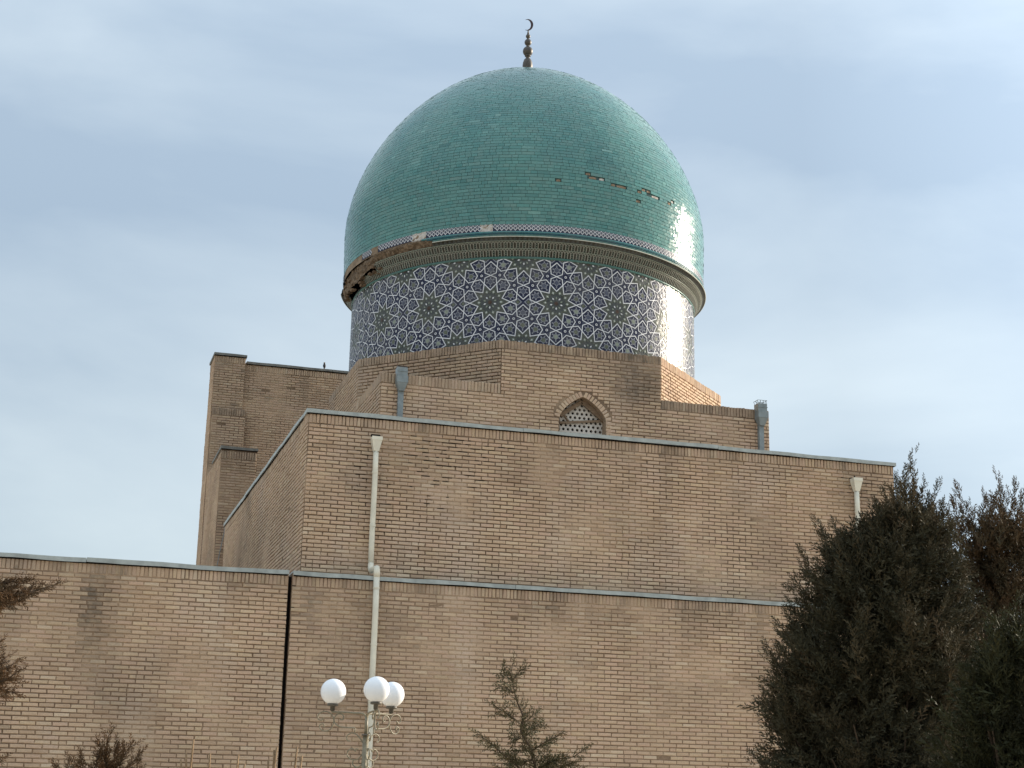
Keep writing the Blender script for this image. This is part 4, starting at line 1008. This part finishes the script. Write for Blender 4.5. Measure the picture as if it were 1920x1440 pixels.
o['kind'] = 'stuff'; o.color = (0, 0, 0, 1)
Vp = tile_verts(pk)
for q, i in enumerate(pk):
    c = Vp[q].mean(0)
    o = link(bpy.data.objects.new('tile', mesh_np('tile', Vp[q] - c, TQ, [M_TURQ])), dome)
    o.location = Vector(c) - parent_world(dome); o.color = (float(tone[i]), float(dustv[i]), 0, 1)
# bare mortar left where tiles have fallen
gp = random.Random(9); mbp = MB()
for i in np.where(near)[0]:
    if gp.random() < 0.75:
        t = T[i]; a0, a1 = t[0], t[1]; w_ = a1 - a0; a0 += w_ * gp.uniform(0.02, 0.25); a1 -= w_ * gp.uniform(0.02, 0.25)
        r0, z0, r1, z1 = t[2], t[3], t[4], t[5]
        def pq(a, f, o_): r = r0 + (r1 - r0) * f; z = z0 + (z1 - z0) * f; return (DCX + (r + o_) * math.sin(a), DCY - (r + o_) * math.cos(a), z)
        vs = [pq(a0, .05, -.012), pq(a1, .05, -.012), pq(a1, .66, -.010), pq((a0 + a1) / 2, .78, -.009), pq(a0, .60, -.012)]
        vs += [pq(a0, .05, -.024), pq(a1, .05, -.024), pq(a1, .66, -.024), pq((a0 + a1) / 2, .78, -.024), pq(a0, .60, -.024)]
        mbp.add(vs, [(0, 1, 2, 3, 4)] + [(k, 5 + k, 5 + (k + 1) % 5, (k + 1) % 5) for k in range(5)], 1 if gp.random() < 0.2 else 0)
mbp.build('bare_mortar', [M_PLASTER, M_PALE], dome)

# finial
fz = lambda yz: 18.31 + (1300 - yz) / 12 * 0.015
def ball(zc, r, n=9, sq=1.0): return [(r * math.sin(math.pi * k / n), zc - r * sq * math.cos(math.pi * k / n)) for k in range(1, n)]
fin = MB().lathe([(0.16, 17.86), (0.13, 17.90), (0.10, 18.0), (0.11, 18.22), (0.125, 18.27), (0.128, 18.34), (0.118, 18.43), (0.09, 18.51), (0.05, 18.55)], (DCX, DCY, 0), 24).build('finial', M_BRONZE, mz, True)
MB().lathe([(0.045, 18.545), (0.045, 18.60), (0.075, 18.605), (0.078, 18.63), (0.05, 18.64)] + ball(18.745, 0.128, 10, 1.05) + [(0.04, 18.89)], (DCX, DCY, 0), 24).build('ball', M_BRONZE, fin, True)
MB().lathe([(0.035, 18.88)] + ball(18.995, 0.090, 9, 1.05) + [(0.03, 19.10)], (DCX, DCY, 0), 20).build('ball', M_BRONZE, fin, True)
MB().lathe([(0.028, 19.09)] + ball(19.165, 0.060, 8) + [(0.03, 19.225), (0.012, 19.33), (0.012, 19.36)], (DCX, DCY, 0), 18).build('ball', M_BRONZE, fin, True)
cr = MB(); out_, in_ = [], []; n = 22
cc = (0.0, 19.49)
for k in range(n + 1):
    a = R_(-118 + 236 * k / n); out_.append((cc[0] + 0.135 * math.cos(a) - 0.01, cc[1] + 0.158 * math.sin(a)))
for k in range(n + 1):
    a = R_(-118 + 236 * k / n); w_ = 0.060 * math.cos(R_(-90 + 180 * k / n)) ** 0.8 if 0 < k < n else 0.002; in_.append((out_[k][0] - w_ * math.cos(a * 0.55) - 0.0, out_[k][1] - w_ * 0.35 * math.sin(a)))
ca, sa = math.cos(R_(16)), math.sin(R_(-16))
def c3(p, t): return (DCX + p[0] * ca + t * 0.2, DCY + p[0] * sa + t, p[1])
vs = [c3(p, -0.012) for p in out_] + [c3(p, -0.012) for p in in_] + [c3(p, 0.012) for p in out_] + [c3(p, 0.012) for p in in_]
m_ = n + 1; fs = []
for k in range(n): fs += [(k, k + 1, m_ + k + 1, m_ + k), (2 * m_ + k, 3 * m_ + k, 3 * m_ + k + 1, 2 * m_ + k + 1), (k, 2 * m_ + k, 2 * m_ + k + 1, k + 1), (m_ + k, m_ + k + 1, 3 * m_ + k + 1, 3 * m_ + k)]
cr.add(vs, fs).build('crescent', M_CRESC, fin)

# ------------------------------------------------------------------ bird on the tower
bp = onY(608, 691, YT + 0.2); bird = thing('bird', 'small dark bird perched on the tower coping left of the drum', 'bird', (bp[0], bp[1], 13.25))
bz = 13.25
bd = MB(); pr = [(0.004, -0.085), (0.022, -0.075), (0.040, -0.045), (0.047, -0.01), (0.042, 0.03), (0.030, 0.055), (0.024, 0.068), (0.028, 0.082), (0.029, 0.097), (0.022, 0.112), (0.006, 0.120)]
bd.lathe(pr, (0, 0, 0), 14)
bd.v = [(bp[0] + x, bp[1] + y + (0.02 * math.sin(z * 16)), bz + 0.125 + z * 1.0) for x, y, z in bd.v]
bd.build('body', M_BIRD, bird, True)
MB().tube([(bp[0], bp[1] + 0.01, bz + 0.06), (bp[0], bp[1] + 0.05, bz + 0.0), (bp[0], bp[1] + 0.075, bz - 0.04)], [0.016, 0.02, 0.012], 6).build('tail', M_BIRD, bird)
MB().tube([(bp[0], bp[1] - 0.01, bz + 0.222), (bp[0] - 0.02, bp[1] - 0.045, bz + 0.218)], [0.009, 0.002], 6).build('beak', M_BEAK, bird)
for sx in (-1, 1): MB().tube([(bp[0] + sx * 0.015, bp[1], bz + 0.07), (bp[0] + sx * 0.016, bp[1], bz + 0.004)], 0.005, 5).build('leg', M_BEAK, bird)

# ------------------------------------------------------------------ street lamp
LD = 18.8
lpos = at(685, 1400, LD); LX, LY = lpos[0], lpos[1]
ppm = FPX / (np.array([LX, LY, 0.9]) @ CF)                       # photo pixels per metre at the lamp
lz = lambda y: float(at(685, y, LD)[2])
lamp = thing('street_lamp', 'cream scrollwork street lamp with three white globes before the brick wall', 'street lamp', (LX, LY, GZ))
Zf, Zc = lz(1345), lz(1378)
MB().tube([(LX, LY, GZ), (LX, LY, Zc)], 0.034, 14).build('pole', M_LAMPMETAL, lamp, True)
MB().tube([(LX, LY, Zc), (LX, LY, Zf + 0.01)], 0.020, 12).build('upper_pole', M_LAMPMETAL, lamp, True)
MB().lathe([(0.03, -0.012), (0.052, -0.010), (0.052, 0.006), (0.022, 0.012)], (LX, LY, Zc), 16).build('collar', M_LAMPDARK, lamp, True)
def smooth_pts(ctrl, n=6):
    P = [Vector(c) for c in ctrl]; out = []
    for i in range(len(P) - 1):
        p0, p1, p2, p3 = P[max(i - 1, 0)], P[i], P[i + 1], P[min(i + 2, len(P) - 1)]
        for k in range(n):
            t = k / n; out.append(0.5 * ((2 * p1) + (-p0 + p2) * t + (2 * p0 - 5 * p1 + 4 * p2 - p3) * t * t + (-p0 + 3 * p1 - 3 * p2 + p3) * t ** 3))
    out.append(P[-1]); return out
zs_ = 1 / 7.2 / ppm                                              # metres per pixel of the enlarged photo
AR = 0.415
ARMC = [(0, 775), (25, 725), (60, 705), (140, 700), (300, 692), (430, 690), (462, 686), (466, 660)]
k_ar = AR / 462 / zs_
SC1 = [(150, 960), (150, 905), (230, 898), (340, 888), (400, 860), (432, 810), (420, 745), (375, 712), (325, 722), (305, 755), (318, 790), (345, 790), (352, 768)]
SC2 = [(572, 770), (600, 800), (640, 790), (650, 745), (620, 700), (560, 682), (490, 705), (445, 765), (436, 830), (460, 900), (510, 945), (575, 945), (620, 905), (615, 865), (580, 852), (560, 875), (572, 895)]
SC3 = [(200, 1080), (235, 1075), (255, 1040), (240, 1000), (190, 972), (130, 985), (95, 1020), (60, 1060), (36, 1100)]
SC4 = [(85, 1190), (120, 1185), (130, 1215), (160, 1185), (200, 1190), (235, 1235), (225, 1290), (180, 1325), (120, 1330), (70, 1300), (36, 1250)]
SC5 = [(150, 1340), (160, 1385), (130, 1425), (80, 1430), (36, 1390), (36, 1340)]
gbase = lz(1240 + 610 / 7.2)
vhead = math.atan2(LY, LX)                                        # heading from camera to lamp
for az_deg in (-14, -136, 104):                                    # turned from the direction towards the camera, right negative
    hd = vhead + math.pi + R_(-az_deg) * -1
    hd = vhead + math.pi - R_(az_deg)
    hx, hy = math.cos(hd), math.sin(hd)
    def P3(c): r = c[0] * zs_ * k_ar; return (LX + hx * r, LY + hy * r, lz(1240 + c[1] / 7.2))
    arm = MB().tube(smooth_pts([P3(c) for c in ARMC]), 0.0115, 8).build('arm', M_LAMPMETAL, lamp, True)
    for cs in (SC1, SC2, SC3, SC4, SC5): MB().tube(smooth_pts([P3(c) for c in cs]), 0.0078, 6).build('scroll', M_LAMPMETAL, arm, True)
    cx_, cy_ = LX + hx * AR, LY + hy * AR
    MB().lathe([(0.012, -0.035), (0.028, -0.03), (0.028, 0.018), (0.062, 0.022), (0.066, 0.03), (0.066, 0.045), (0.05, 0.052)], (cx_, cy_, gbase - 0.02), 18).build('socket', M_LAMPDARK, arm, True)
    gr = 0.150; gl = MB().lathe([(gr * math.sin(math.pi * k / 20) + 1e-4, gr * (1 - math.cos(math.pi * k / 20))) for k in range(21)], (cx_, cy_, gbase + 0.018), 36).build('globe', M_GLOBE, arm, True)

# ------------------------------------------------------------------ trees and shrubs
def spray_tpl(seed, nt=11, spread=38, taper=0.62, width=0.030):
    g = np.random.default_rng(seed); Q = []
    def blade(p, d, L, w):
        d = d / np.linalg.norm(d); s_ = np.cross(d, g.normal(0, 1, 3)); s_ /= np.linalg.norm(s_)
        Q.append([p, p + d * L * 0.45 + s_ * w, p + d * L, p + d * L * 0.45 - s_ * w])
    def axis(t): return np.array([0.05 * math.sin(3 * t + seed), 0.05 * math.cos(2.4 * t + seed), t])
    for k in range(4): blade(axis(k / 4), axis((k + 1) / 4) - axis(k / 4), 0.27, width * 0.6)
    for k in range(nt):
        t = 0.06 + 0.90 * k / nt; ph = k * 2.4 + g.uniform(-.4, .4); sp = R_(spread + g.uniform(-10, 10))
        d = np.array([math.sin(sp) * math.cos(ph), math.sin(sp) * math.sin(ph), math.cos(sp)]); L = 0.40 * (1 - taper * t) * g.uniform(0.8, 1.2); p = axis(t)
        blade(p, d, L, width)
        for q in range(3):
            tt = 0.25 + 0.25 * q; d2_ = d + g.normal(0, 0.42, 3) + np.array([0, 0, 0.2]); blade(p + d * L * tt, d2_, L * 0.55 * (1.1 - 0.4 * tt), width * 0.75)
    return np.array(Q)
SPT = [spray_tpl(s_) for s_ in range(5)]
SPT_THIN = [spray_tpl(50 + s_, 9, 42, 0.5, 0.020) for s_ in range(4)]
def frames(D):
    D = D / np.linalg.norm(D, axis=1, keepdims=True); a = np.where(np.abs(D[:, 2:3]) < 0.9, np.array([[0, 0, 1.0]]), np.array([[1.0, 0, 0]]))
    X = np.cross(a, D); X /= np.linalg.norm(X, axis=1, keepdims=True); return np.stack([X, np.cross(D, X), D], -1)
def foliage(name, parent, pos, dirs, lens, mat, tpls=SPT, tone_=None, gseed=1):
    g = np.random.default_rng(gseed); pos, dirs, lens = np.asarray(pos, float), np.asarray(dirs, float), np.asarray(lens, float)
    off = np.array(parent_world(parent)); Vs, Ps = [], []
    which = g.integers(0, len(tpls), len(pos)); Fm = frames(dirs); tn = np.clip(g.normal(0.5, 0.25, len(pos)), 0, 1) if tone_ is None else tone_
    for k, tp in enumerate(tpls):
        m = which == k
        if not m.any(): continue
        V = np.einsum('nij,qvj->nqvi', Fm[m], tp) * lens[m][:, None, None, None] + pos[m][:, None, None, :] - off
        Vs.append(V.reshape(-1, 3)); Ps.append(np.repeat(tn[m], len(tp)))
    V = np.concatenate(Vs); Q = np.arange(len(V)).reshape(-1, 4); pc = np.concatenate(Ps)
    return link(bpy.data.objects.new(name, mesh_np(name, V, Q, [mat], np.stack([pc, pc * 0], 1))), parent)
VH = np.array([CF[0], CF[1], 0]) / np.hypot(CF[0], CF[1]); VR = np.array([CR[0], CR[1], 0]) / np.hypot(CR[0], CR[1])
def juniper(name, label, group, mat, dist, ax_px, prof, plumes, n_body, seed, ln=(0.26, 0.46), trunk_px=None, depth=1.0):
    """prof: [(photo y, x left, x right)] of the body outline; plumes: [(tip x, tip y, root x, root y)]"""
    g = np.random.default_rng(seed); base = at(ax_px, 1440, dist); base = np.array([base[0], base[1], GZ])
    root = thing(name, label, 'tree', base, group)
    ppm_ = FPX / dist * 0.985
    ys = np.array([p[0] for p in prof]); xl = np.array([p[1] for p in prof]); xr = np.array([p[2] for p in prof])
    top = float(at(ax_px, ys[0], dist)[2])
    # trunk and limbs
    tp = MB(); pts = [base + np.array([0.06 * math.sin(k * 1.3 + seed), 0.06 * math.cos(k + seed), (top - GZ) * k / 8 * 0.92]) for k in range(9)]
    tp.tube(pts, [0.15 * (1 - k / 8.6) + 0.012 for k in range(9)], 9).build('trunk', M_BARK, root, True)
    pos, dirs, lens, tones = [], [], [], []
    lim = MB(); cen = at(ax_px, 1440, dist)
    def pt_at(px_, py_, dd): return at(px_, py_, dist + dd)
    # body: points through the outline, denser near the shell
    nlimb = 34
    for k in range(nlimb):
        y = g.uniform(ys[0] + 40, 1500); l_, r_ = np.interp(y, ys, xl), np.interp(y, ys, xr); x = g.uniform(l_ + 15, r_ - 15)
        half = (r_ - l_) / 2 / ppm_ * depth; e = math.sqrt(max(0, 1 - ((x - (l_ + r_) / 2) / ((r_ - l_) / 2 + 1)) ** 2)); dd = g.uniform(-1, 1) * half * e
        p = pt_at(x, y, dd); s0 = pts[max(0, min(8, int(8 * (p[2] - 0.9 - GZ) / (top - GZ))))]
        lim.tube([s0, s0 * 0.5 + p * 0.5 + np.array([0, 0, -0.12]), p], [0.035, 0.022, 0.006], 5)
    lim.build('limb', M_BARK, root)
    def env(y, a):
        l_, r_ = np.interp(y, ys, xl), np.interp(y, ys, xr); k = 0.93 + 0.20 * mnoise.noise(Vector((y / 95.0, math.cos(a) * 1.6, math.sin(a) * 1.6 + seed)))
        return (l_ + r_) / 2, (r_ - l_) / 2 * k
    n_in = int(n_body * 0.34)
    while len(pos) < n_in:                                       # thin inner growth
        y = g.uniform(ys[0] + 15, 1620); a = g.uniform(0, 2 * math.pi); c_, hw = env(y, a); rr = 0.86 * g.uniform(0, 1) ** 0.5
        p = pt_at(c_ + hw * rr * math.cos(a), y, hw / ppm_ * depth * rr * math.sin(a))
        d = (VR * math.cos(a) + VH * math.sin(a)) * rr + np.array([0, 0, g.uniform(0.3, 1.0)]) + g.normal(0, 0.35, 3)
        pos.append(p); dirs.append(d); lens.append(g.uniform(*ln)); tones.append(g.normal(0.38, 0.2))
    while len(pos) < n_body:                                     # separate upswept branches that make the outline uneven
        y = ys[0] + 20 + (1600 - ys[0]) * g.uniform() ** 0.9; a = g.uniform(0, 2 * math.pi); c_, hw = env(y, a); rr = g.uniform(0.72, 1.04)
        tip = pt_at(c_ + hw * rr * math.cos(a), y, hw / ppm_ * depth * rr * math.sin(a)); outv = VR * math.cos(a) + VH * math.sin(a)
        dl = outv * g.uniform(0.35, 1.0) + np.array([0, 0, g.uniform(0.55, 1.2)]) + g.normal(0, 0.16, 3); dl /= np.linalg.norm(dl)
        L = g.uniform(0.45, 0.95); m = int(g.uniform(26, 50) * L / 0.7); bend = g.normal(0, 0.10, 3); tn0 = g.normal(0.52, 0.18)
        for q in range(m):
            t = g.uniform() ** 0.8; p = tip - dl * L * (1 - t) + bend * math.sin(t * 3.1) + g.normal(0, 0.030 + 0.085 * (1 - t), 3)
            d = dl + g.normal(0, 0.42, 3) * (1.15 - 0.5 * t); pos.append(p); dirs.append(d); lens.append(g.uniform(*ln) * (1.05 - 0.35 * t)); tones.append(tn0 + g.normal(0, 0.16))
    for tx, ty, rx, ry in plumes:
        dd0 = g.uniform(-0.5, 0.3); a, b = pt_at(rx, ry, dd0), pt_at(tx, ty, dd0); L = np.linalg.norm(b - a); n = max(6, int(L / 0.040))
        for k in range(n):
            t = k / n; p = a + (b - a) * t + np.array([0, 0, -0.05 * math.sin(t * math.pi)]) + g.normal(0, 0.02 + 0.055 * (1 - t), 3)
            d = (b - a) / L + g.normal(0, 0.45 * (1 - 0.75 * t), 3); pos.append(p); dirs.append(d); lens.append((0.11 + 0.22 * (1 - t)) * g.uniform(0.75, 1.25)); tones.append(g.normal(0.6, 0.2))
        tip = (b - a) / L; pos.append(b - tip * 0.12); dirs.append(tip); lens.append(0.17); tones.append(0.6)
    foliage('crown', root, pos, dirs, lens, mat, tone_=np.clip(np.array(tones), 0, 1), gseed=seed)
    return root
J1P = [(965, 1690, 1735), (985, 1655, 1760), (1005, 1606, 1778), (1025, 1562, 1792), (1055, 1536, 1806), (1100, 1510, 1822), (1150, 1488, 1832), (1210, 1468, 1838), (1270, 1455, 1842), (1340, 1446, 1845), (1440, 1434, 1845), (1640, 1440, 1845)]
J1T = [(1690, 925, 1688, 1020), (1748, 945, 1728, 1030), (1735, 955, 1715, 1030), (1712, 920, 1704, 1010), (1672, 955, 1675, 1030), (1650, 965, 1662, 1040), (1635, 975, 1652, 1050), (1778, 1005, 1760, 1080), (1545, 1025, 1590, 1110), (1486, 1095, 1540, 1180), (1470, 1140, 1525, 1220), (1442, 1235, 1500, 1310), (1710, 847, 1696, 985), (1706, 870, 1690, 990), (1732, 905, 1712, 1010), (1757, 905, 1728, 1020), (1680, 890, 1690, 1000), (1684, 905, 1680, 1000), (1742, 930, 1720, 1020), (1768, 935, 1738, 1040), (1663, 935, 1668, 1020), (1640, 940, 1660, 1030), (1655, 915, 1672, 1010), (1722, 935, 1706, 1020), (1697, 905, 1695, 990),
       (1612, 985, 1645, 1060), (1625, 965, 1650, 1050), (1584, 990, 1620, 1080), (1570, 1000, 1610, 1090), (1562, 972, 1590, 1090), (1527, 968, 1585, 1080), (1540, 995, 1580, 1090), (1497, 1025, 1565, 1120), (1503, 1042, 1560, 1140), (1512, 1060, 1560, 1150), (1492, 1078, 1545, 1160), (1500, 1105, 1548, 1180), (1476, 1125, 1535, 1200), (1478, 1155, 1530, 1230), (1452, 1162, 1522, 1250), (1460, 1185, 1520, 1270),
       (1432, 1206, 1500, 1300), (1448, 1225, 1505, 1310), (1455, 1255, 1505, 1330), (1446, 1280, 1500, 1350), (1425, 1310, 1490, 1390), (1432, 1335, 1488, 1410), (1440, 1365, 1490, 1430), (1407, 1412, 1475, 1470), (1420, 1400, 1480, 1460), (1430, 1425, 1480, 1480), (1440, 1300, 1490, 1370), (1465, 1210, 1515, 1290), (1786, 975, 1755, 1060), (1778, 955, 1745, 1045), (1800, 1010, 1770, 1090)]
juniper('juniper_tree', 'large dark juniper with feathery top hiding the right end of the brick walls', 'junipers on the right', M_LEAF_DARK, 18.5, 1668, J1P, J1T, 11500, 61, ln=(0.20, 0.36))
J2P = [(985, 1862, 1882), (1020, 1838, 1915), (1060, 1818, 1950), (1120, 1798, 1975), (1250, 1780, 2000), (1440, 1765, 2010), (1640, 1770, 2010)]
J2T = [(1792, 905, 1826, 1050), (1787, 935, 1820, 1050), (1800, 950, 1828, 1050), (1815, 945, 1838, 1050), (1845, 922, 1852, 1040), (1850, 930, 1858, 1040), (1835, 955, 1848, 1050), (1872, 890, 1872, 1020), (1868, 930, 1868, 1030), (1880, 915, 1876, 1030), (1902, 900, 1892, 1020), (1890, 935, 1884, 1030), (1915, 925, 1900, 1030), (1912, 950, 1900, 1040), (1925, 940, 1912, 1050),
       (1780, 985, 1815, 1080), (1775, 1020, 1810, 1100), (1786, 1050, 1815, 1120), (1932, 910, 1925, 1030), (1860, 950, 1862, 1040)]
juniper('juniper_tree', 'russet brown juniper with ragged spiky tips rising behind the other two at the edge', 'junipers on the right', M_LEAF_BROWN, 20.0, 1885, J2P, J2T, 4600, 62, ln=(0.20, 0.36))
J3P = [(1190, 1905, 1935), (1240, 1860, 1990), (1310, 1815, 2050), (1390, 1788, 2080), (1440, 1776, 2100), (1640, 1760, 2120)]
J3T = [(1905, 1120, 1908, 1220), (1880, 1150, 1892, 1250), (1858, 1180, 1878, 1270), (1930, 1140, 1926, 1240), (1832, 1215, 1862, 1300), (1805, 1250, 1845, 1330), (1790, 1290, 1830, 1370), (1768, 1335, 1815, 1410), (1752, 1380, 1805, 1450), (1895, 1170, 1900, 1250), (1845, 1225, 1872, 1300), (1812, 1290, 1845, 1370), (1780, 1350, 1820, 1420), (1915, 1150, 1918, 1240)]
juniper('juniper_tree', 'dark green juniper low in the right corner, nearest of the three', 'junipers on the right', M_LEAF_GREEN, 14.0, 1915, J3P, J3T, 4600, 63, ln=(0.15, 0.28))

def branchy(name, label, cat, dist, base_px, stems, mat, sp_len, dens, seed, tpls=SPT_THIN, trunk_r=0.03, droop=0.0, group=None):
    """a small conifer: stems are photo polylines; the first is the leader"""
    g = np.random.default_rng(seed); b0 = at(*base_px, dist); root = thing(name, label, cat, (b0[0], b0[1], GZ), group)
    pos, dirs, lens = [], [], []
    for k, st in enumerate(stems):
        dd = 0.0 if k == 0 else g.uniform(-0.25, 0.25)
        pts = [at(x, y, dist + dd * i / max(1, len(st) - 1)) for i, (x, y) in enumerate(st)]
        if k == 0: pts = [np.array([b0[0], b0[1], GZ])] + pts
        sm = smooth_pts(pts, 6); n = len(sm)
        MB().tube(sm, [max(0.003, (trunk_r if k == 0 else trunk_r * 0.4) * (1 - i / n)) for i in range(n)], 6).build('trunk' if k == 0 else 'branch', M_BARK, root, True)
        sm = [np.array(p) for p in sm]
        for i in range(6 if k == 0 else 0, n - 1):
            d = sm[i + 1] - sm[i]; L = np.linalg.norm(d); m = int(L * dens * (1.25 - 0.75 * i / n) + g.uniform())
            for q in range(m):
                t = g.uniform(); p = sm[i] + d * t; f = i / n
                dv = d / L * g.uniform(0.6, 1.2) + g.normal(0, 0.42, 3) + np.array([0, 0, g.uniform(-droop, 0.25)]); pos.append(p); dirs.append(dv); lens.append(sp_len * (1.15 - 0.6 * f) * g.uniform(0.6, 1.2))
        pos.append(sm[-1] - (sm[-1] - sm[-2])); dirs.append(sm[-1] - sm[-2]); lens.append(sp_len * 0.8)
    foliage('foliage', root, pos, dirs, lens, mat, tpls, gseed=seed)
    return root
Z8 = lambda l_: [(560 + x / 3.2, 1040 + y / 3.2) for x, y in l_]
branchy('young_conifer', 'sparse young conifer with a bent drooping tip before the wall', 'tree', 11.5, (1000, 1440), [
    Z8([(1440, 1500), (1420, 1280), (1390, 1160), (1335, 1060), (1345, 970), (1310, 880), (1290, 800), (1275, 720), (1285, 650)]),
    Z8([(1285, 830), (1245, 800), (1200, 785)]), Z8([(1275, 750), (1240, 720), (1235, 680)]), Z8([(1280, 760), (1310, 720), (1330, 690)]), Z8([(1300, 990), (1235, 945), (1170, 902)]),
    Z8([(1330, 1285), (1240, 1210), (1150, 1130), (1070, 1075)]), Z8([(1345, 1010), (1385, 985), (1415, 950)]), Z8([(1350, 1060), (1400, 1045), (1445, 1015)]), Z8([(1400, 1180), (1470, 1130), (1560, 1085)]),
    Z8([(1430, 1290), (1540, 1230), (1640, 1215), (1715, 1165)]), Z8([(1430, 1310), (1560, 1285), (1660, 1240)]), Z8([(1330, 1100), (1300, 1110), (1290, 1070)]), Z8([(1400, 1230), (1330, 1250), (1260, 1240)]),
    Z8([(1430, 1300), (1480, 1220), (1500, 1150)]), Z8([(1420, 1340), (1340, 1320), (1240, 1290), (1190, 1270)]), Z8([(1440, 1340), (1580, 1330), (1680, 1290)]), Z8([(1400, 1200), (1360, 1170), (1310, 1180)]), Z8([(1440, 1380), (1500, 1330), (1520, 1260)])],
    M_LEAF_OLIVE, 0.125, 75, 71, SPT, droop=0.35, trunk_r=0.017)
branchy('thuja_shrub', 'olive brown thuja shrub, its tips just showing at the bottom left', 'shrub', 12.0, (190, 1560), [
    [(195, 1560), (198, 1450), (200, 1400), (204, 1378)], [(190, 1480), (180, 1440), (190, 1405)], [(195, 1470), (225, 1430), (240, 1405), (254, 1396)], [(200, 1480), (235, 1445), (262, 1412)],
    [(190, 1480), (160, 1450), (150, 1415)], [(185, 1490), (140, 1455), (128, 1425)], [(185, 1490), (125, 1465), (105, 1440)], [(195, 1460), (215, 1420), (218, 1398)], [(190, 1460), (192, 1425), (186, 1395)], [(195, 1490), (250, 1460), (258, 1430)], [(185, 1500), (150, 1470), (142, 1440)]],
    M_LEAF_RUST, 0.13, 95, 72, SPT, droop=0.0, trunk_r=0.02)
branchy('juniper_tree', 'juniper outside the left edge, only two feathery rust-green branches reaching into view', 'tree', 9.0, (-330, 1440), [
    [(-330, 1500), (-325, 1300), (-315, 1150), (-300, 1000)], [(-320, 1230), (-170, 1150), (-60, 1120), (-5, 1112)],
    [(-60, 1120), (0, 1110), (30, 1098), (50, 1088)], [(-60, 1125), (-5, 1122), (30, 1120), (58, 1100)], [(-5, 1112), (40, 1115), (75, 1105), (108, 1094)], [(-30, 1125), (0, 1130), (20, 1138)], [(-60, 1115), (-20, 1098), (10, 1092), (45, 1090)], [(-80, 1110), (-30, 1105), (12, 1108)], [(-40, 1120), (10, 1130), (40, 1125), (62, 1112)],
    [(-320, 1380), (-150, 1290), (-50, 1262), (-10, 1255)], [(-60, 1262), (-15, 1250), (12, 1232)], [(-60, 1265), (-10, 1262), (20, 1248), (34, 1240)], [(-50, 1270), (0, 1278), (30, 1262)], [(-60, 1275), (-10, 1290), (30, 1300)], [(-50, 1270), (-5, 1270), (34, 1276)], [(-60, 1280), (-20, 1300), (10, 1308)], [(-50, 1255), (-15, 1225), (0, 1205)], [(-320, 1500), (-150, 1450), (-30, 1430), (4, 1420)]],
    M_LEAF_RUST, 0.10, 120, 73, SPT, droop=0.10, trunk_r=0.035)
def bare(label, tips, base, seed):
    g = random.Random(seed); D = 13.0; b = at(*base, D); root = thing('bare_shrub', label, 'shrub', (b[0], b[1], GZ), 'leafless shrubs at the bottom edge')
    for x, y, dx in tips:
        p1 = at(x, y, D); p0 = np.array([b[0] + g.uniform(-.15, .15) + (p1[0] - b[0]) * 0.4, b[1] + g.uniform(-.15, .15), GZ]); m = p0 * 0.35 + p1 * 0.65 - np.array([dx * 0.004, 0, 0])
        MB().tube(smooth_pts([p0, m, p1], 4), [0.013 - 0.0048 * k / 8 for k in range(9)], 6).build('stem', M_TWIG, root, True)
bare('leafless shrub of thin upright stems right of the thuja shrub', [(363, 1386, 4), (339, 1424, -2), (394, 1412, 2), (447, 1415, 0), (459, 1432, 2), (349, 1412, 5)], (400, 1500), 1)
bare('leafless shrub of thin slanting stems beside the crack in the wall', [(514, 1406, 8), (519, 1401, 3), (557, 1400, 8), (566, 1417, 6), (503, 1425, 2)], (525, 1500), 2)
print('objects', len(bpy.data.objects), 'tris', sum(len(o.data.loop_triangles) if False else sum(len(p.vertices) - 2 for p in o.data.polygons) for o in bpy.data.objects if o.type == 'MESH'))
